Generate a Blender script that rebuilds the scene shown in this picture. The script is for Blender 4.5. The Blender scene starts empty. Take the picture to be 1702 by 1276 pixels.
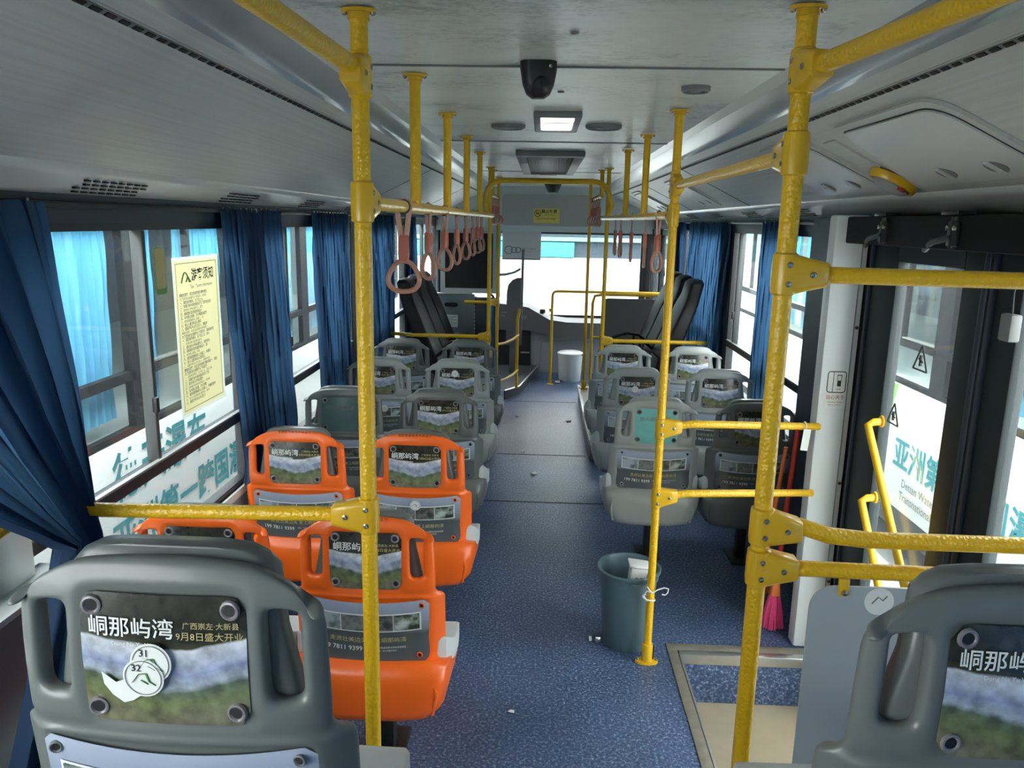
import bpy, bmesh, math, random
from mathutils import Vector, Matrix
random.seed(7)
sc = bpy.context.scene
COL = sc.collection
PI = math.pi

# ---------------------------------------------------------------- camera
F_PX, CW, CHT = 1280.0, 1702, 1276
cam_d = bpy.data.cameras.new('camera'); cam = bpy.data.objects.new('camera', cam_d); COL.objects.link(cam)
cam_d.sensor_fit = 'HORIZONTAL'; cam_d.sensor_width = 36.0; cam_d.lens = F_PX / CW * 36.0
cam_d.clip_start = 0.02; cam_d.clip_end = 300
wy = Vector(((903 - 851) / F_PX, -(369 - 638) / F_PX, -1)).normalized()
up = Vector((126 / 6588, 1, (126 / 6588 * wy.x + wy.y) / (-wy.z))).normalized()
wx = wy.cross(up).normalized(); wz = wx.cross(wy)
cam.matrix_world = Matrix.Translation((0, 0, 1.71)) @ Matrix((wx, wy, wz)).to_4x4()
sc.camera = cam

# ---------------------------------------------------------------- world, sun, exposure
w = bpy.data.worlds.new('sky'); sc.world = w; w.use_nodes = True
nt = w.node_tree; nt.nodes.clear()
bg = nt.nodes.new('ShaderNodeBackground'); out = nt.nodes.new('ShaderNodeOutputWorld')
bg.inputs[0].default_value = (0.97, 0.985, 1.0, 1); bg.inputs[1].default_value = 7.5
nt.links.new(bg.outputs[0], out.inputs[0])
sd = bpy.data.lights.new('sun', 'SUN'); sun = bpy.data.objects.new('sun', sd); COL.objects.link(sun)
sd.energy = 4.0; sd.angle = 0.03; sd.color = (1, 0.96, 0.9)
sun.location = (3, -8, 14)
sun.rotation_euler = Vector((0.12, 0.55, -1.0)).to_track_quat('-Z', 'Y').to_euler()
vs = sc.view_settings
sc.display_settings.display_device = 'sRGB'
vs.view_transform = 'Standard'; vs.look = 'None'; vs.gamma = 1.0; vs.use_curve_mapping = False
vs.exposure = 0.66
sc.cycles.max_bounces = 12; sc.cycles.diffuse_bounces = 6; sc.cycles.transparent_max_bounces = 24
sc.cycles.use_denoising = True
sc.cycles.sample_clamp_indirect = 12
sc.cycles.caustics_reflective = False; sc.cycles.caustics_refractive = False

# ---------------------------------------------------------------- materials
def lin(c):
    return tuple(((v / 255) / 12.92 if v <= 10 else (((v / 255) + 0.055) / 1.055) ** 2.4) for v in c)
def newmat(name):
    m = bpy.data.materials.new(name); m.use_nodes = True
    nt = m.node_tree; b = nt.nodes['Principled BSDF']
    return m, nt, b
def N(nt, kind, **k):
    n = nt.nodes.new(kind)
    for a, v in k.items(): setattr(n, a, v)
    return n
def mat(name, rgb, rough=0.5, metal=0.0, coat=0.0, noise=None, bump=None, emit=0.0, spec=0.5):
    """noise=(scale, amount, (sx,sy,sz)) mottles the colour; bump=(scale,strength,kind)"""
    m, nt, b = newmat(name); c = lin(rgb)
    b.inputs['Base Color'].default_value = (*c, 1); b.inputs['Roughness'].default_value = rough
    b.inputs['Metallic'].default_value = metal; b.inputs['Coat Weight'].default_value = coat
    b.inputs['Coat Roughness'].default_value = 0.12; b.inputs['Specular IOR Level'].default_value = spec
    tc = N(nt, 'ShaderNodeTexCoord')
    if noise:
        sc_, am, st = noise
        mp = N(nt, 'ShaderNodeMapping'); mp.inputs['Scale'].default_value = st
        nz = N(nt, 'ShaderNodeTexNoise'); nz.inputs['Scale'].default_value = sc_; nz.inputs['Detail'].default_value = 6
        mx = N(nt, 'ShaderNodeMix', data_type='RGBA')
        mx.inputs['A'].default_value = (*[v * (1 - am) for v in c], 1); mx.inputs['B'].default_value = (*[min(1, v * (1 + am)) for v in c], 1)
        nt.links.new(tc.outputs['Object'], mp.inputs[0]); nt.links.new(mp.outputs[0], nz.inputs['Vector'])
        nt.links.new(nz.outputs['Fac'], mx.inputs['Factor']); nt.links.new(mx.outputs['Result'], b.inputs['Base Color'])
    if bump:
        s, st, kind = bump
        t = N(nt, 'ShaderNodeTexVoronoi') if kind == 'v' else N(nt, 'ShaderNodeTexNoise')
        t.inputs['Scale'].default_value = s
        bp = N(nt, 'ShaderNodeBump'); bp.inputs['Strength'].default_value = st; bp.inputs['Distance'].default_value = 0.0035 if kind == 'v' else .002
        if kind == 'v': bp.invert = True
        nt.links.new(tc.outputs['Object'], t.inputs['Vector'])
        nt.links.new(t.outputs['Distance' if kind == 'v' else 'Fac'], bp.inputs['Height']); nt.links.new(bp.outputs[0], b.inputs['Normal'])
    if emit:
        b.inputs['Emission Color'].default_value = (*c, 1); b.inputs['Emission Strength'].default_value = emit
    return m
def glassmat(name, tint, gloss=0.07, rough=0.02, dirt=0.0):
    m = bpy.data.materials.new(name); m.use_nodes = True; nt = m.node_tree; nt.nodes.clear()
    o = N(nt, 'ShaderNodeOutputMaterial'); t = N(nt, 'ShaderNodeBsdfTransparent'); g = N(nt, 'ShaderNodeBsdfGlossy'); mx = N(nt, 'ShaderNodeMixShader')
    t.inputs[0].default_value = (*tint, 1); g.inputs['Roughness'].default_value = rough; mx.inputs[0].default_value = gloss
    nt.links.new(t.outputs[0], mx.inputs[1]); nt.links.new(g.outputs[0], mx.inputs[2])
    last = mx
    if dirt:
        d = N(nt, 'ShaderNodeBsdfTranslucent'); d.inputs[0].default_value = (.8, .85, .9, 1); m2 = N(nt, 'ShaderNodeMixShader')
        nz = N(nt, 'ShaderNodeTexNoise'); nz.inputs['Scale'].default_value = 3; ma = N(nt, 'ShaderNodeMath', operation='MULTIPLY'); ma.inputs[1].default_value = dirt
        nt.links.new(nz.outputs['Fac'], ma.inputs[0]); nt.links.new(ma.outputs[0], m2.inputs[0])
        nt.links.new(mx.outputs[0], m2.inputs[1]); nt.links.new(d.outputs[0], m2.inputs[2]); last = m2
    nt.links.new(last.outputs[0], o.inputs[0]); return m

M = {}
M['yellow'] = mat('yellow_pipe', (236, 186, 22), 0.32, bump=(125, 0.55, 'v'), coat=0.15)
M['yellow_cast'] = mat('yellow_fitting', (228, 180, 26), 0.35, coat=0.3)
M['screw'] = mat('steel_screw', (190, 185, 170), 0.25, 1.0)
M['recess_rim'] = mat('recess_rim', (128, 122, 124), 0.2, coat=.4)
M['dark'] = mat('dark_hole', (18, 19, 20), 0.6)
M['orange'] = mat('orange_plastic', (255, 108, 26), 0.34, coat=0.15, noise=(6, .06, (1, 1, 1)))
M['grey_shell'] = mat('grey_plastic', (158, 163, 158), 0.36, coat=0.15, noise=(5, .08, (1, 1, 1)))
M['dark_shell'] = mat('dark_grey_plastic', (104, 109, 106), 0.35, coat=0.15, noise=(5, .08, (1, 1, 1)))
M['cushion'] = mat('pale_grey_cushion', (205, 210, 210), 0.55)
M['cushion_side'] = mat('grey_cushion_side', (140, 146, 146), 0.5)
M['ceiling'] = None
M['duct'] = None
M['stile'] = mat('dark_green_grey_stile', (38, 46, 48), .5, spec=.3)
M['white_trim'] = mat('white_trim', (214, 216, 214), 0.35, coat=.2, noise=(3, .05, (1, 1, 1)))
M['wall'] = mat('grey_wall_laminate', (196, 204, 204), 0.4, noise=(4, .05, (1, 1, 1)))
M['pillar'] = mat('white_pillar_laminate', (226, 232, 232), .4)
M['header_panel'] = mat('grey_header_panel', (168, 166, 162), .45)
M['wall_low'] = mat('grey_wall_panel', (120, 128, 130), 0.45, noise=(4, .08, (1, 1, 1)))
M['rubber'] = mat('black_rubber', (30, 33, 36), 0.45)
M['header'] = mat('dark_header', (40, 50, 62), 0.5)
M['alu'] = mat('aluminium_trim', (205, 205, 200), 0.3, 0.85, noise=(20, .15, (1, 1, 1)))
M['dull_trim'] = mat('worn_trim', (150, 145, 132), 0.45, 0.3, noise=(25, .3, (1, 1, 1)))
M['glass'] = glassmat('window_glass', (.95, .975, .968), .05, .01, .02)
M['windshield'] = glassmat('windshield_glass', (.84, .86, .86), .03)
M['door_glass'] = glassmat('door_glass', (.94, .972, .96), .06, .01, .02)
M['bus_glass'] = mat('tinted_bus_glass', (22, 42, 50), 0.06, spec=.8)
M['black_plastic'] = mat('black_plastic', (30, 32, 32), 0.4)
M['soot'] = mat('matt_black_metal', (16, 19, 22), 0.7, spec=.25)
M['leather'] = mat('black_leather', (34, 32, 34), 0.5, spec=.35, bump=(60, .15, 'n'))
M['tan'] = mat('tan_step_floor', (178, 164, 138), 0.6, noise=(14, .12, (1, 1, 1)))
M['lamp'] = mat('lamp_diffuser', (255, 250, 240), 0.4, emit=2.5)
M['grille'] = mat('grey_grille', (120, 122, 122), 0.5)
M['window_bar'] = mat('window_bar', (66, 70, 70), .35)
M['grille_slat'] = mat('grille_slat', (104, 106, 104), .6, spec=.2)
M['slat'] = mat('pale_slat', (150, 152, 152), 0.45)
M['strap'] = mat('pink_strap', (206, 158, 138), 0.45)
M['sleeve'] = mat('salmon_sleeve', (190, 112, 92), 0.4, coat=.2)
M['ringm'] = mat('tan_ring', (188, 134, 112), 0.32, coat=.3)
M['white'] = mat('white_plastic', (228, 230, 228), 0.4)
M['paper'] = mat('white_paper', (232, 234, 230), 0.7)
M['black_ink'] = mat('black_ink', (28, 28, 26), 0.6)
M['gold_ink'] = mat('gold_ink', (196, 184, 128), 0.5)
M['white_ink'] = mat('white_ink', (228, 230, 226), 0.5)
M['teal_ink'] = mat('teal_ink', (38, 150, 160), 0.5)
M['green_ink'] = mat('green_ink', (96, 150, 84), 0.5)
M['grey_ink'] = mat('grey_ink', (120, 125, 120), 0.5)
M['red_ink'] = mat('red_ink', (170, 60, 50), 0.5)
M['notice'] = mat('yellow_notice', (238, 226, 160), 0.45)
M['yellow_sign'] = mat('yellow_sign', (216, 200, 96), 0.5)
M['bus_body'] = mat('white_bus_body', (236, 242, 240), 0.35, coat=.3)
M['bus_green'] = mat('green_bus_stripe', (132, 205, 96), 0.4)
M['bus_teal'] = mat('teal_bus_band', (70, 170, 168), 0.4)
M['bus_curtain'] = mat('pale_blue_curtain', (120, 205, 245), 0.8)
M['bus_skirt'] = mat('dark_skirt', (60, 64, 66), 0.6)
M['asphalt'] = mat('asphalt', (150, 152, 150), 0.9, noise=(90, .3, (1, 1, 1)))
M['bucket'] = mat('grey_green_bucket', (84, 108, 116), 0.42)
M['pink'] = mat('pink_bristle', (236, 84, 140), 0.6)
M['orange_bristle'] = mat('orange_broom', (226, 120, 60), 0.6)
M['green_bristle'] = mat('green_bristle', (110, 130, 120), 0.6)
M['red_handle'] = mat('red_handle', (190, 50, 40), 0.4)
M['panel_grey'] = mat('grey_barrier_panel', (172, 182, 184), 0.35, noise=(8, .05, (1, 1, 1)), coat=.15)
M['dash'] = mat('dashboard_plastic', (96, 94, 96), 0.5)
M['dash_light'] = mat('light_console', (150, 150, 158), 0.4)
M['navy_panel'] = mat('navy_panel', (52, 66, 76), 0.5)
M['partition'] = mat('partition_grey', (112, 126, 130), 0.5)
M['blind'] = mat('roller_blind', (196, 192, 194), 0.7)
M['clear'] = glassmat('clear_plastic', (.9, .92, .95), .15, .1)
M['teal_ad'] = mat('teal_poster', (120, 190, 182), 0.25, coat=.4, noise=(9, .25, (1, 1, 2)))
M['dull_teal_ad'] = mat('dull_teal_poster', (86, 112, 114), 0.25, coat=.4, noise=(9, .15, (1, 1, 2)))

# curtain: diffuse + translucent
def curtain_mat(name, rgb, tr):
    m = bpy.data.materials.new(name); m.use_nodes = True; nt = m.node_tree; nt.nodes.clear()
    o = N(nt, 'ShaderNodeOutputMaterial'); d = N(nt, 'ShaderNodeBsdfDiffuse'); t = N(nt, 'ShaderNodeBsdfTranslucent'); mx = N(nt, 'ShaderNodeMixShader')
    d.inputs[0].default_value = (*lin(rgb), 1); t.inputs[0].default_value = (*lin(tr), 1); mx.inputs[0].default_value = .42
    nt.links.new(d.outputs[0], mx.inputs[1]); nt.links.new(t.outputs[0], mx.inputs[2]); nt.links.new(mx.outputs[0], o.inputs[0]); return m
M['curtain'] = curtain_mat('blue_curtain', (56, 74, 100), (74, 116, 158))
M['notice'] = curtain_mat('yellow_notice_paper', (240, 230, 172), (246, 236, 180)); M['notice_rim'] = curtain_mat('notice_rim', (235, 240, 230), (240, 245, 235))
M['pale_curtain'] = curtain_mat('dusty_blue_curtain', (70, 110, 150), (80, 130, 180))

def ramp(nt, stops, interp='LINEAR'):
    r = N(nt, 'ShaderNodeValToRGB'); cr = r.color_ramp; cr.interpolation = interp
    while len(cr.elements) > 1: cr.elements.remove(cr.elements[0])
    cr.elements[0].position = stops[0][0]; cr.elements[0].color = (*stops[0][1], 1)
    for p, c in stops[1:]:
        e = cr.elements.new(p); e.color = (*c, 1)
    return r
def m_ceiling():
    m, nt, b = newmat('mottled_ceiling'); tc = N(nt, 'ShaderNodeTexCoord'); mp = N(nt, 'ShaderNodeMapping'); mp.inputs['Scale'].default_value = (1.3, 2.0, 1)
    a = N(nt, 'ShaderNodeTexNoise'); a.inputs['Scale'].default_value = 2.2; a.inputs['Detail'].default_value = 4
    c = N(nt, 'ShaderNodeTexNoise'); c.inputs['Scale'].default_value = 26; c.inputs['Detail'].default_value = 8; c.inputs['Roughness'].default_value = .7
    mul = N(nt, 'ShaderNodeMath', operation='MULTIPLY')
    nt.links.new(tc.outputs['Object'], mp.inputs[0]); nt.links.new(mp.outputs[0], a.inputs['Vector']); nt.links.new(mp.outputs[0], c.inputs['Vector'])
    nt.links.new(a.outputs['Fac'], mul.inputs[0]); nt.links.new(c.outputs['Fac'], mul.inputs[1])
    r = ramp(nt, [(0.0, lin((226, 228, 222))), (.25, lin((208, 212, 206))), (.36, lin((172, 177, 171))), (.47, lin((128, 133, 128)))])
    nt.links.new(mul.outputs[0], r.inputs[0]); nt.links.new(r.outputs[0], b.inputs['Base Color'])
    b.inputs['Roughness'].default_value = .38
    return m
M['ceiling'] = m_ceiling()
def m_ribbed(name, rgb, amount=.35):
    m, nt, b = newmat(name); c = lin(rgb); tc = N(nt, 'ShaderNodeTexCoord')
    mp = N(nt, 'ShaderNodeMapping'); mp.inputs['Scale'].default_value = (90, .5, 90)
    nz = N(nt, 'ShaderNodeTexNoise'); nz.inputs['Scale'].default_value = 1; nz.inputs['Detail'].default_value = 2
    nt.links.new(tc.outputs['Object'], mp.inputs[0]); nt.links.new(mp.outputs[0], nz.inputs['Vector'])
    mx = N(nt, 'ShaderNodeMix', data_type='RGBA'); mx.inputs['A'].default_value = (*[v * .8 for v in c], 1); mx.inputs['B'].default_value = (*[min(1, v * 1.1) for v in c], 1)
    nt.links.new(nz.outputs['Fac'], mx.inputs['Factor']); nt.links.new(mx.outputs['Result'], b.inputs['Base Color'])
    bp = N(nt, 'ShaderNodeBump'); bp.inputs['Strength'].default_value = amount; bp.inputs['Distance'].default_value = .002
    nt.links.new(nz.outputs['Fac'], bp.inputs['Height']); nt.links.new(bp.outputs[0], b.inputs['Normal'])
    b.inputs['Roughness'].default_value = .42; return m
M['duct'] = m_ribbed('ribbed_duct_panel', (204, 206, 202))
M['cove'] = mat('glossy_cove_cover', (158, 164, 168), 0.3, coat=.35, noise=(9, .12, (1, .3, 1)))
def m_floor(name, base, hi):
    m, nt, b = newmat(name); tc = N(nt, 'ShaderNodeTexCoord')
    v = N(nt, 'ShaderNodeTexNoise'); v.inputs['Scale'].default_value = 95; v.inputs['Detail'].default_value = 3; v.inputs['Roughness'].default_value = .7
    big = N(nt, 'ShaderNodeTexNoise'); big.inputs['Scale'].default_value = 1.6; big.inputs['Detail'].default_value = 4
    r = ramp(nt, [(0.36, lin(base)), (.5, tuple(x * 1.7 for x in lin(base))), (.6, lin(hi)), (.72, lin((190, 205, 225)))])
    nt.links.new(tc.outputs['Object'], v.inputs['Vector']); nt.links.new(tc.outputs['Object'], big.inputs['Vector'])
    nt.links.new(v.outputs['Fac'], r.inputs[0])
    # worn darker dirt down the aisle
    mr = N(nt, 'ShaderNodeMapRange'); mr.inputs[1].default_value = .35; mr.inputs[2].default_value = .7; mr.inputs[3].default_value = 1.1; mr.inputs[4].default_value = .6
    nt.links.new(big.outputs['Fac'], mr.inputs[0])
    mx = N(nt, 'ShaderNodeMix', data_type='RGBA', blend_type='MULTIPLY'); mx.inputs['Factor'].default_value = 1
    nt.links.new(r.outputs[0], mx.inputs['A']); nt.links.new(mr.outputs[0], mx.inputs['B'])
    nt.links.new(mx.outputs['Result'], b.inputs['Base Color'])
    mp = N(nt, 'ShaderNodeMapping'); mp.inputs['Scale'].default_value = (.4, 30, 1); nz = N(nt, 'ShaderNodeTexNoise'); nz.inputs['Scale'].default_value = 2
    nt.links.new(tc.outputs['Object'], mp.inputs[0]); nt.links.new(mp.outputs[0], nz.inputs['Vector'])
    bp = N(nt, 'ShaderNodeBump'); bp.inputs['Strength'].default_value = .25; bp.inputs['Distance'].default_value = .004
    nt.links.new(nz.outputs['Fac'], bp.inputs['Height']); nt.links.new(bp.outputs[0], b.inputs['Normal'])
    b.inputs['Roughness'].default_value = .36; return m
M['floor'] = m_floor('blue_speckled_vinyl', (54, 70, 100), (112, 134, 166))
def m_upper_ad():
    m, nt, b = newmat('landscape_poster'); tc = N(nt, 'ShaderNodeTexCoord'); sp = N(nt, 'ShaderNodeSeparateXYZ')
    nt.links.new(tc.outputs['Object'], sp.inputs[0])
    nz = N(nt, 'ShaderNodeTexNoise'); nz.inputs['Scale'].default_value = 12; nz.inputs['Detail'].default_value = 3
    nt.links.new(tc.outputs['Object'], nz.inputs['Vector'])
    ab = N(nt, 'ShaderNodeMath', operation='ABSOLUTE'); nt.links.new(sp.outputs[0], ab.inputs[0])
    m1 = N(nt, 'ShaderNodeMath', operation='MULTIPLY_ADD'); nt.links.new(ab.outputs[0], m1.inputs[0]); m1.inputs[1].default_value = -.16; nt.links.new(sp.outputs[2], m1.inputs[2])
    m2 = N(nt, 'ShaderNodeMath', operation='MULTIPLY_ADD'); nt.links.new(nz.outputs['Fac'], m2.inputs[0]); m2.inputs[1].default_value = .03; nt.links.new(m1.outputs[0], m2.inputs[2])
    mr = N(nt, 'ShaderNodeMapRange'); mr.inputs[1].default_value = .65; mr.inputs[2].default_value = .85; nt.links.new(m2.outputs[0], mr.inputs[0])
    r = ramp(nt, [(0.0, lin((96, 92, 78))), (.18, lin((116, 114, 88))), (.3, lin((108, 118, 78))), (.38, lin((98, 112, 92))), (.42, lin((170, 180, 190))), (.5, lin((140, 150, 180))), (.56, lin((180, 188, 205))), (.645, lin((200, 205, 210))), (.66, lin((60, 60, 44))), (.7, lin((44, 46, 38))), (1, lin((52, 52, 44)))])
    nt.links.new(mr.outputs[0], r.inputs[0])
    n2 = N(nt, 'ShaderNodeTexNoise'); n2.inputs['Scale'].default_value = 48; n2.inputs['Detail'].default_value = 5
    nt.links.new(tc.outputs['Object'], n2.inputs['Vector'])
    mrr = N(nt, 'ShaderNodeMapRange'); mrr.inputs[1].default_value = .3; mrr.inputs[2].default_value = .7; mrr.inputs[3].default_value = .5; mrr.inputs[4].default_value = 1.5
    nt.links.new(n2.outputs['Fac'], mrr.inputs[0])
    mx = N(nt, 'ShaderNodeMix', data_type='RGBA', blend_type='MULTIPLY'); mx.inputs['Factor'].default_value = .8
    nt.links.new(r.outputs[0], mx.inputs['A']); nt.links.new(mrr.outputs[0], mx.inputs['B']); nt.links.new(mx.outputs['Result'], b.inputs['Base Color'])
    b.inputs['Roughness'].default_value = .25; b.inputs['Coat Weight'].default_value = .5; b.inputs['Coat Roughness'].default_value = .1
    return m
M['upper_ad'] = m_upper_ad()
def m_lower_ad():
    m, nt, b = newmat('slogan_poster'); tc = N(nt, 'ShaderNodeTexCoord'); sp = N(nt, 'ShaderNodeSeparateXYZ')
    nt.links.new(tc.outputs['Object'], sp.inputs[0])
    mr = N(nt, 'ShaderNodeMapRange'); mr.inputs[1].default_value = .42; mr.inputs[2].default_value = .62; nt.links.new(sp.outputs[2], mr.inputs[0])
    r = ramp(nt, [(0.0, lin((92, 98, 102))), (.5, lin((84, 93, 94))), (.56, lin((120, 128, 132))), (.8, lin((150, 162, 182))), (1, lin((172, 182, 200)))])
    nt.links.new(mr.outputs[0], r.inputs[0]); nt.links.new(r.outputs[0], b.inputs['Base Color'])
    b.inputs['Roughness'].default_value = .22; b.inputs['Coat Weight'].default_value = .5; b.inputs['Coat Roughness'].default_value = .1
    return m
M['lower_ad'] = m_lower_ad()
def m_photo(name, a, c, s):
    m, nt, b = newmat(name); tc = N(nt, 'ShaderNodeTexCoord'); nz = N(nt, 'ShaderNodeTexNoise'); nz.inputs['Scale'].default_value = s; nz.inputs['Detail'].default_value = 5
    r = ramp(nt, [(.4, lin(a)), (.6, lin(c))]); nt.links.new(tc.outputs['Object'], nz.inputs['Vector']); nt.links.new(nz.outputs['Fac'], r.inputs[0]); nt.links.new(r.outputs[0], b.inputs['Base Color'])
    b.inputs['Roughness'].default_value = .3; return m
M['photo1'] = m_photo('photo_lake', (90, 104, 96), (168, 180, 188), 30)
M['photo2'] = m_photo('photo_hills', (84, 92, 88), (128, 134, 128), 40)
M['photo3'] = m_photo('photo_trees', (60, 66, 62), (116, 118, 112), 50)
M['photo4'] = m_photo('photo_deer', (56, 70, 58), (190, 204, 196), 28)

# ---------------------------------------------------------------- mesh helpers
class MB:
    def __init__(s): s.v = []; s.f = []; s.m = []; s.mats = []; s.sm = []
    def mi(s, m):
        m = M[m] if isinstance(m, str) else m
        if m not in s.mats: s.mats.append(m)
        return s.mats.index(m)
    def add(s, vs, fs, m, smooth=True):
        o = len(s.v); s.v += [tuple(p) for p in vs]; k = s.mi(m)
        for f in fs: s.f.append([i + o for i in f]); s.m.append(k); s.sm.append(smooth)
        return s
    def bm(s, bm, m, mtx=None, smooth=True):
        if mtx: bm.transform(mtx)
        bm.verts.ensure_lookup_table(); bm.verts.index_update()
        s.add([v.co.copy() for v in bm.verts], [[v.index for v in f.verts] for f in bm.faces], m, smooth); bm.free(); return s
    def box(s, c, d, m, bev=0.0, rot=None, seg=2, taper=None):
        bm = bmesh.new(); bmesh.ops.create_cube(bm, size=1)
        for v in bm.verts:
            v.co = Vector((v.co.x * d[0], v.co.y * d[1], v.co.z * d[2]))
            if taper and v.co.z > 0: v.co.x *= taper[0]; v.co.y *= taper[1]
        if bev: bmesh.ops.bevel(bm, geom=bm.edges[:], offset=min(bev, min(d) * .49), segments=seg, affect='EDGES', profile=.5)
        mt = Matrix.Translation(c) @ (rot.to_4x4() if rot else Matrix())
        return s.bm(bm, m, mt, bool(bev))
    def b2(s, lo, hi, m, bev=0.0):
        lo, hi = Vector(lo), Vector(hi)
        return s.box((lo + hi) / 2, [abs(x) for x in hi - lo], m, bev)
    def tube(s, path, r, m, seg=12, cap=True, closed=False, flat=None):
        path = [Vector(p) for p in path]; n = len(path); vs = []; fs = []
        t0 = (path[1] - path[0]).normalized(); ref = Vector((0, 0, 1)) if abs(t0.z) < .9 else Vector((0, 1, 0))
        nrm = (ref - t0 * ref.dot(t0)).normalized()
        for i, p in enumerate(path):
            if closed: t = (path[(i + 1) % n] - path[i - 1]).normalized()
            else: t = (path[min(i + 1, n - 1)] - path[max(i - 1, 0)]).normalized()
            nrm = (nrm - t * nrm.dot(t)).normalized(); b = t.cross(nrm)
            rr = r[i] if isinstance(r, (list, tuple)) else r
            for k in range(seg):
                a = 2 * PI * k / seg; q = nrm * math.cos(a) * (flat or 1) + b * math.sin(a)
                vs.append(p + q * rr)
        for i in range(n if closed else n - 1):
            j = (i + 1) % n
            for k in range(seg): fs.append([i * seg + k, i * seg + (k + 1) % seg, j * seg + (k + 1) % seg, j * seg + k])
        if cap and not closed:
            fs.append(list(range(seg))[::-1]); fs.append([(n - 1) * seg + k for k in range(seg)])
        return s.add(vs, fs, m)
    def lathe(s, prof, m, c=(0, 0, 0), seg=28, axis=None):
        vs = []; fs = []; n = len(prof)
        q = axis.to_track_quat('Z', 'Y').to_matrix() if axis else Matrix.Identity(3)
        for r, z in prof:
            for k in range(seg):
                a = 2 * PI * k / seg; vs.append(Vector(c) + q @ Vector((r * math.cos(a), r * math.sin(a), z)))
        for i in range(n - 1):
            for k in range(seg): fs.append([i * seg + k, i * seg + (k + 1) % seg, (i + 1) * seg + (k + 1) % seg, (i + 1) * seg + k])
        if prof[0][0] > 0.0005: fs.append(list(range(seg))[::-1])
        if prof[-1][0] > 0.0005: fs.append([(n - 1) * seg + k for k in range(seg)])
        return s.add(vs, fs, m)
    def loft(s, secs, m, cap=True, smooth=True):
        n = len(secs[0]); vs = [p for q in secs for p in q]; fs = []
        for i in range(len(secs) - 1):
            for k in range(n): fs.append([i * n + k, i * n + (k + 1) % n, (i + 1) * n + (k + 1) % n, (i + 1) * n + k])
        if cap: fs.append(list(range(n))[::-1]); fs.append([(len(secs) - 1) * n + k for k in range(n)])
        return s.add(vs, fs, m, smooth)
    def prism(s, pts, ax, lo, hi, m, smooth=False):
        """pts 2D polygon in the plane normal to axis ax; extruded lo..hi"""
        def mk(p, h): return {'x': (h, p[0], p[1]), 'y': (p[0], h, p[1]), 'z': (p[0], p[1], h)}[ax]
        return s.loft([[mk(p, lo) for p in pts], [mk(p, hi) for p in pts]], m, smooth=smooth)
    def text(s, t, size, org, right, upv, m, fn=None, align='CENTER', sx=1.0, bold=0.0):
        vs, fs = text_geo(t, align, bold); r = Vector(right).normalized(); u = Vector(upv).normalized(); o = Vector(org)
        pts = [o + r * (x * size * sx) + u * (y * size) for x, y in vs]
        if fn: pts = [fn(p) for p in pts]
        return s.add(pts, fs, m, False)
    def mesh(s, name, off=(0, 0, 0), sharp=40):
        me = bpy.data.meshes.new(name); o = Vector(off)
        me.from_pydata([tuple(Vector(p) - o) for p in s.v], [], s.f)
        for m in s.mats: me.materials.append(m)
        me.polygons.foreach_set('material_index', s.m); me.polygons.foreach_set('use_smooth', s.sm)
        me.update(); 
        bm = bmesh.new(); bm.from_mesh(me); bmesh.ops.recalc_face_normals(bm, faces=[f for f in bm.faces]) if s.recalc else None
        bm.to_mesh(me); bm.free()
        if sharp: me.set_sharp_from_angle(angle=math.radians(sharp))
        return me
    recalc = True
_tc = {}
def text_geo(t, align, bold=0.0):
    k = (t, align, bold)
    if k in _tc: return _tc[k]
    c = bpy.data.curves.new('t', 'FONT'); c.body = t; c.size = 1; c.align_x = align; c.align_y = 'CENTER'; c.resolution_u = 2; c.offset = bold
    o = bpy.data.objects.new('t', c); COL.objects.link(o)
    dg = bpy.context.evaluated_depsgraph_get(); me = bpy.data.meshes.new_from_object(o.evaluated_get(dg))
    r = ([(v.co.x, v.co.y) for v in me.vertices], [list(p.vertices) for p in me.polygons])
    bpy.data.objects.remove(o); bpy.data.curves.remove(c); bpy.data.meshes.remove(me)
    _tc[k] = r; return r
def rootloc(o):
    while o.parent: o = o.parent
    return o.location
def thing(name, label, cat, loc=(0, 0, 0), rz=0, group=None):
    o = bpy.data.objects.new(name, None); COL.objects.link(o); o.empty_display_size = .05
    o.location = loc; o.rotation_euler = (0, 0, rz); tag(o, label, cat, group); return o
def tag(o, label=None, cat=None, group=None, kind=None):
    if label: o['label'] = label
    if cat: o['category'] = cat
    if group: o['group'] = group
    if kind: o['kind'] = kind
    return o
def part(name, mb, par, label=None, sharp=40, local=False):
    o = bpy.data.objects.new(name, mb.mesh(name, (0, 0, 0) if local else rootloc(par), sharp)); COL.objects.link(o); o.parent = par
    if label: o['label'] = label
    return o
def one(name, mb, label, cat, loc=(0, 0, 0), group=None, sharp=40):
    o = bpy.data.objects.new(name, mb.mesh(name, loc, sharp)); COL.objects.link(o); o.location = loc
    return tag(o, label, cat, group)
def struct(name, mb, par=None, sharp=40):
    o = bpy.data.objects.new(name, mb.mesh(name, (0, 0, 0), sharp)); COL.objects.link(o)
    if par: o.parent = par
    else: o['kind'] = 'structure'
    return o
def dup(root, loc=None, rz=None, label=None, group=None, rot=None):
    r = root.copy(); COL.objects.link(r)
    if loc is not None: r.location = loc
    if rz is not None: r.rotation_euler = (0, 0, rz)
    if rot is not None: r.rotation_euler = rot
    if label: r['label'] = label
    if group: r['group'] = group
    for ch in list(root.children):
        c = ch.copy(); COL.objects.link(c); c.parent = r
        for g in list(ch.children):
            d = g.copy(); COL.objects.link(d); d.parent = c
    return r
def arc(c, r, a0, a1, n, plane='xz', y=0):
    o = []
    for i in range(n + 1):
        a = a0 + (a1 - a0) * i / n
        p = (c[0] + r * math.cos(a), c[1] + r * math.sin(a))
        o.append({'xz': (p[0], y, p[1]), 'yz': (y, p[0], p[1]), 'xy': (p[0], p[1], y)}[plane])
    return o
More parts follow.
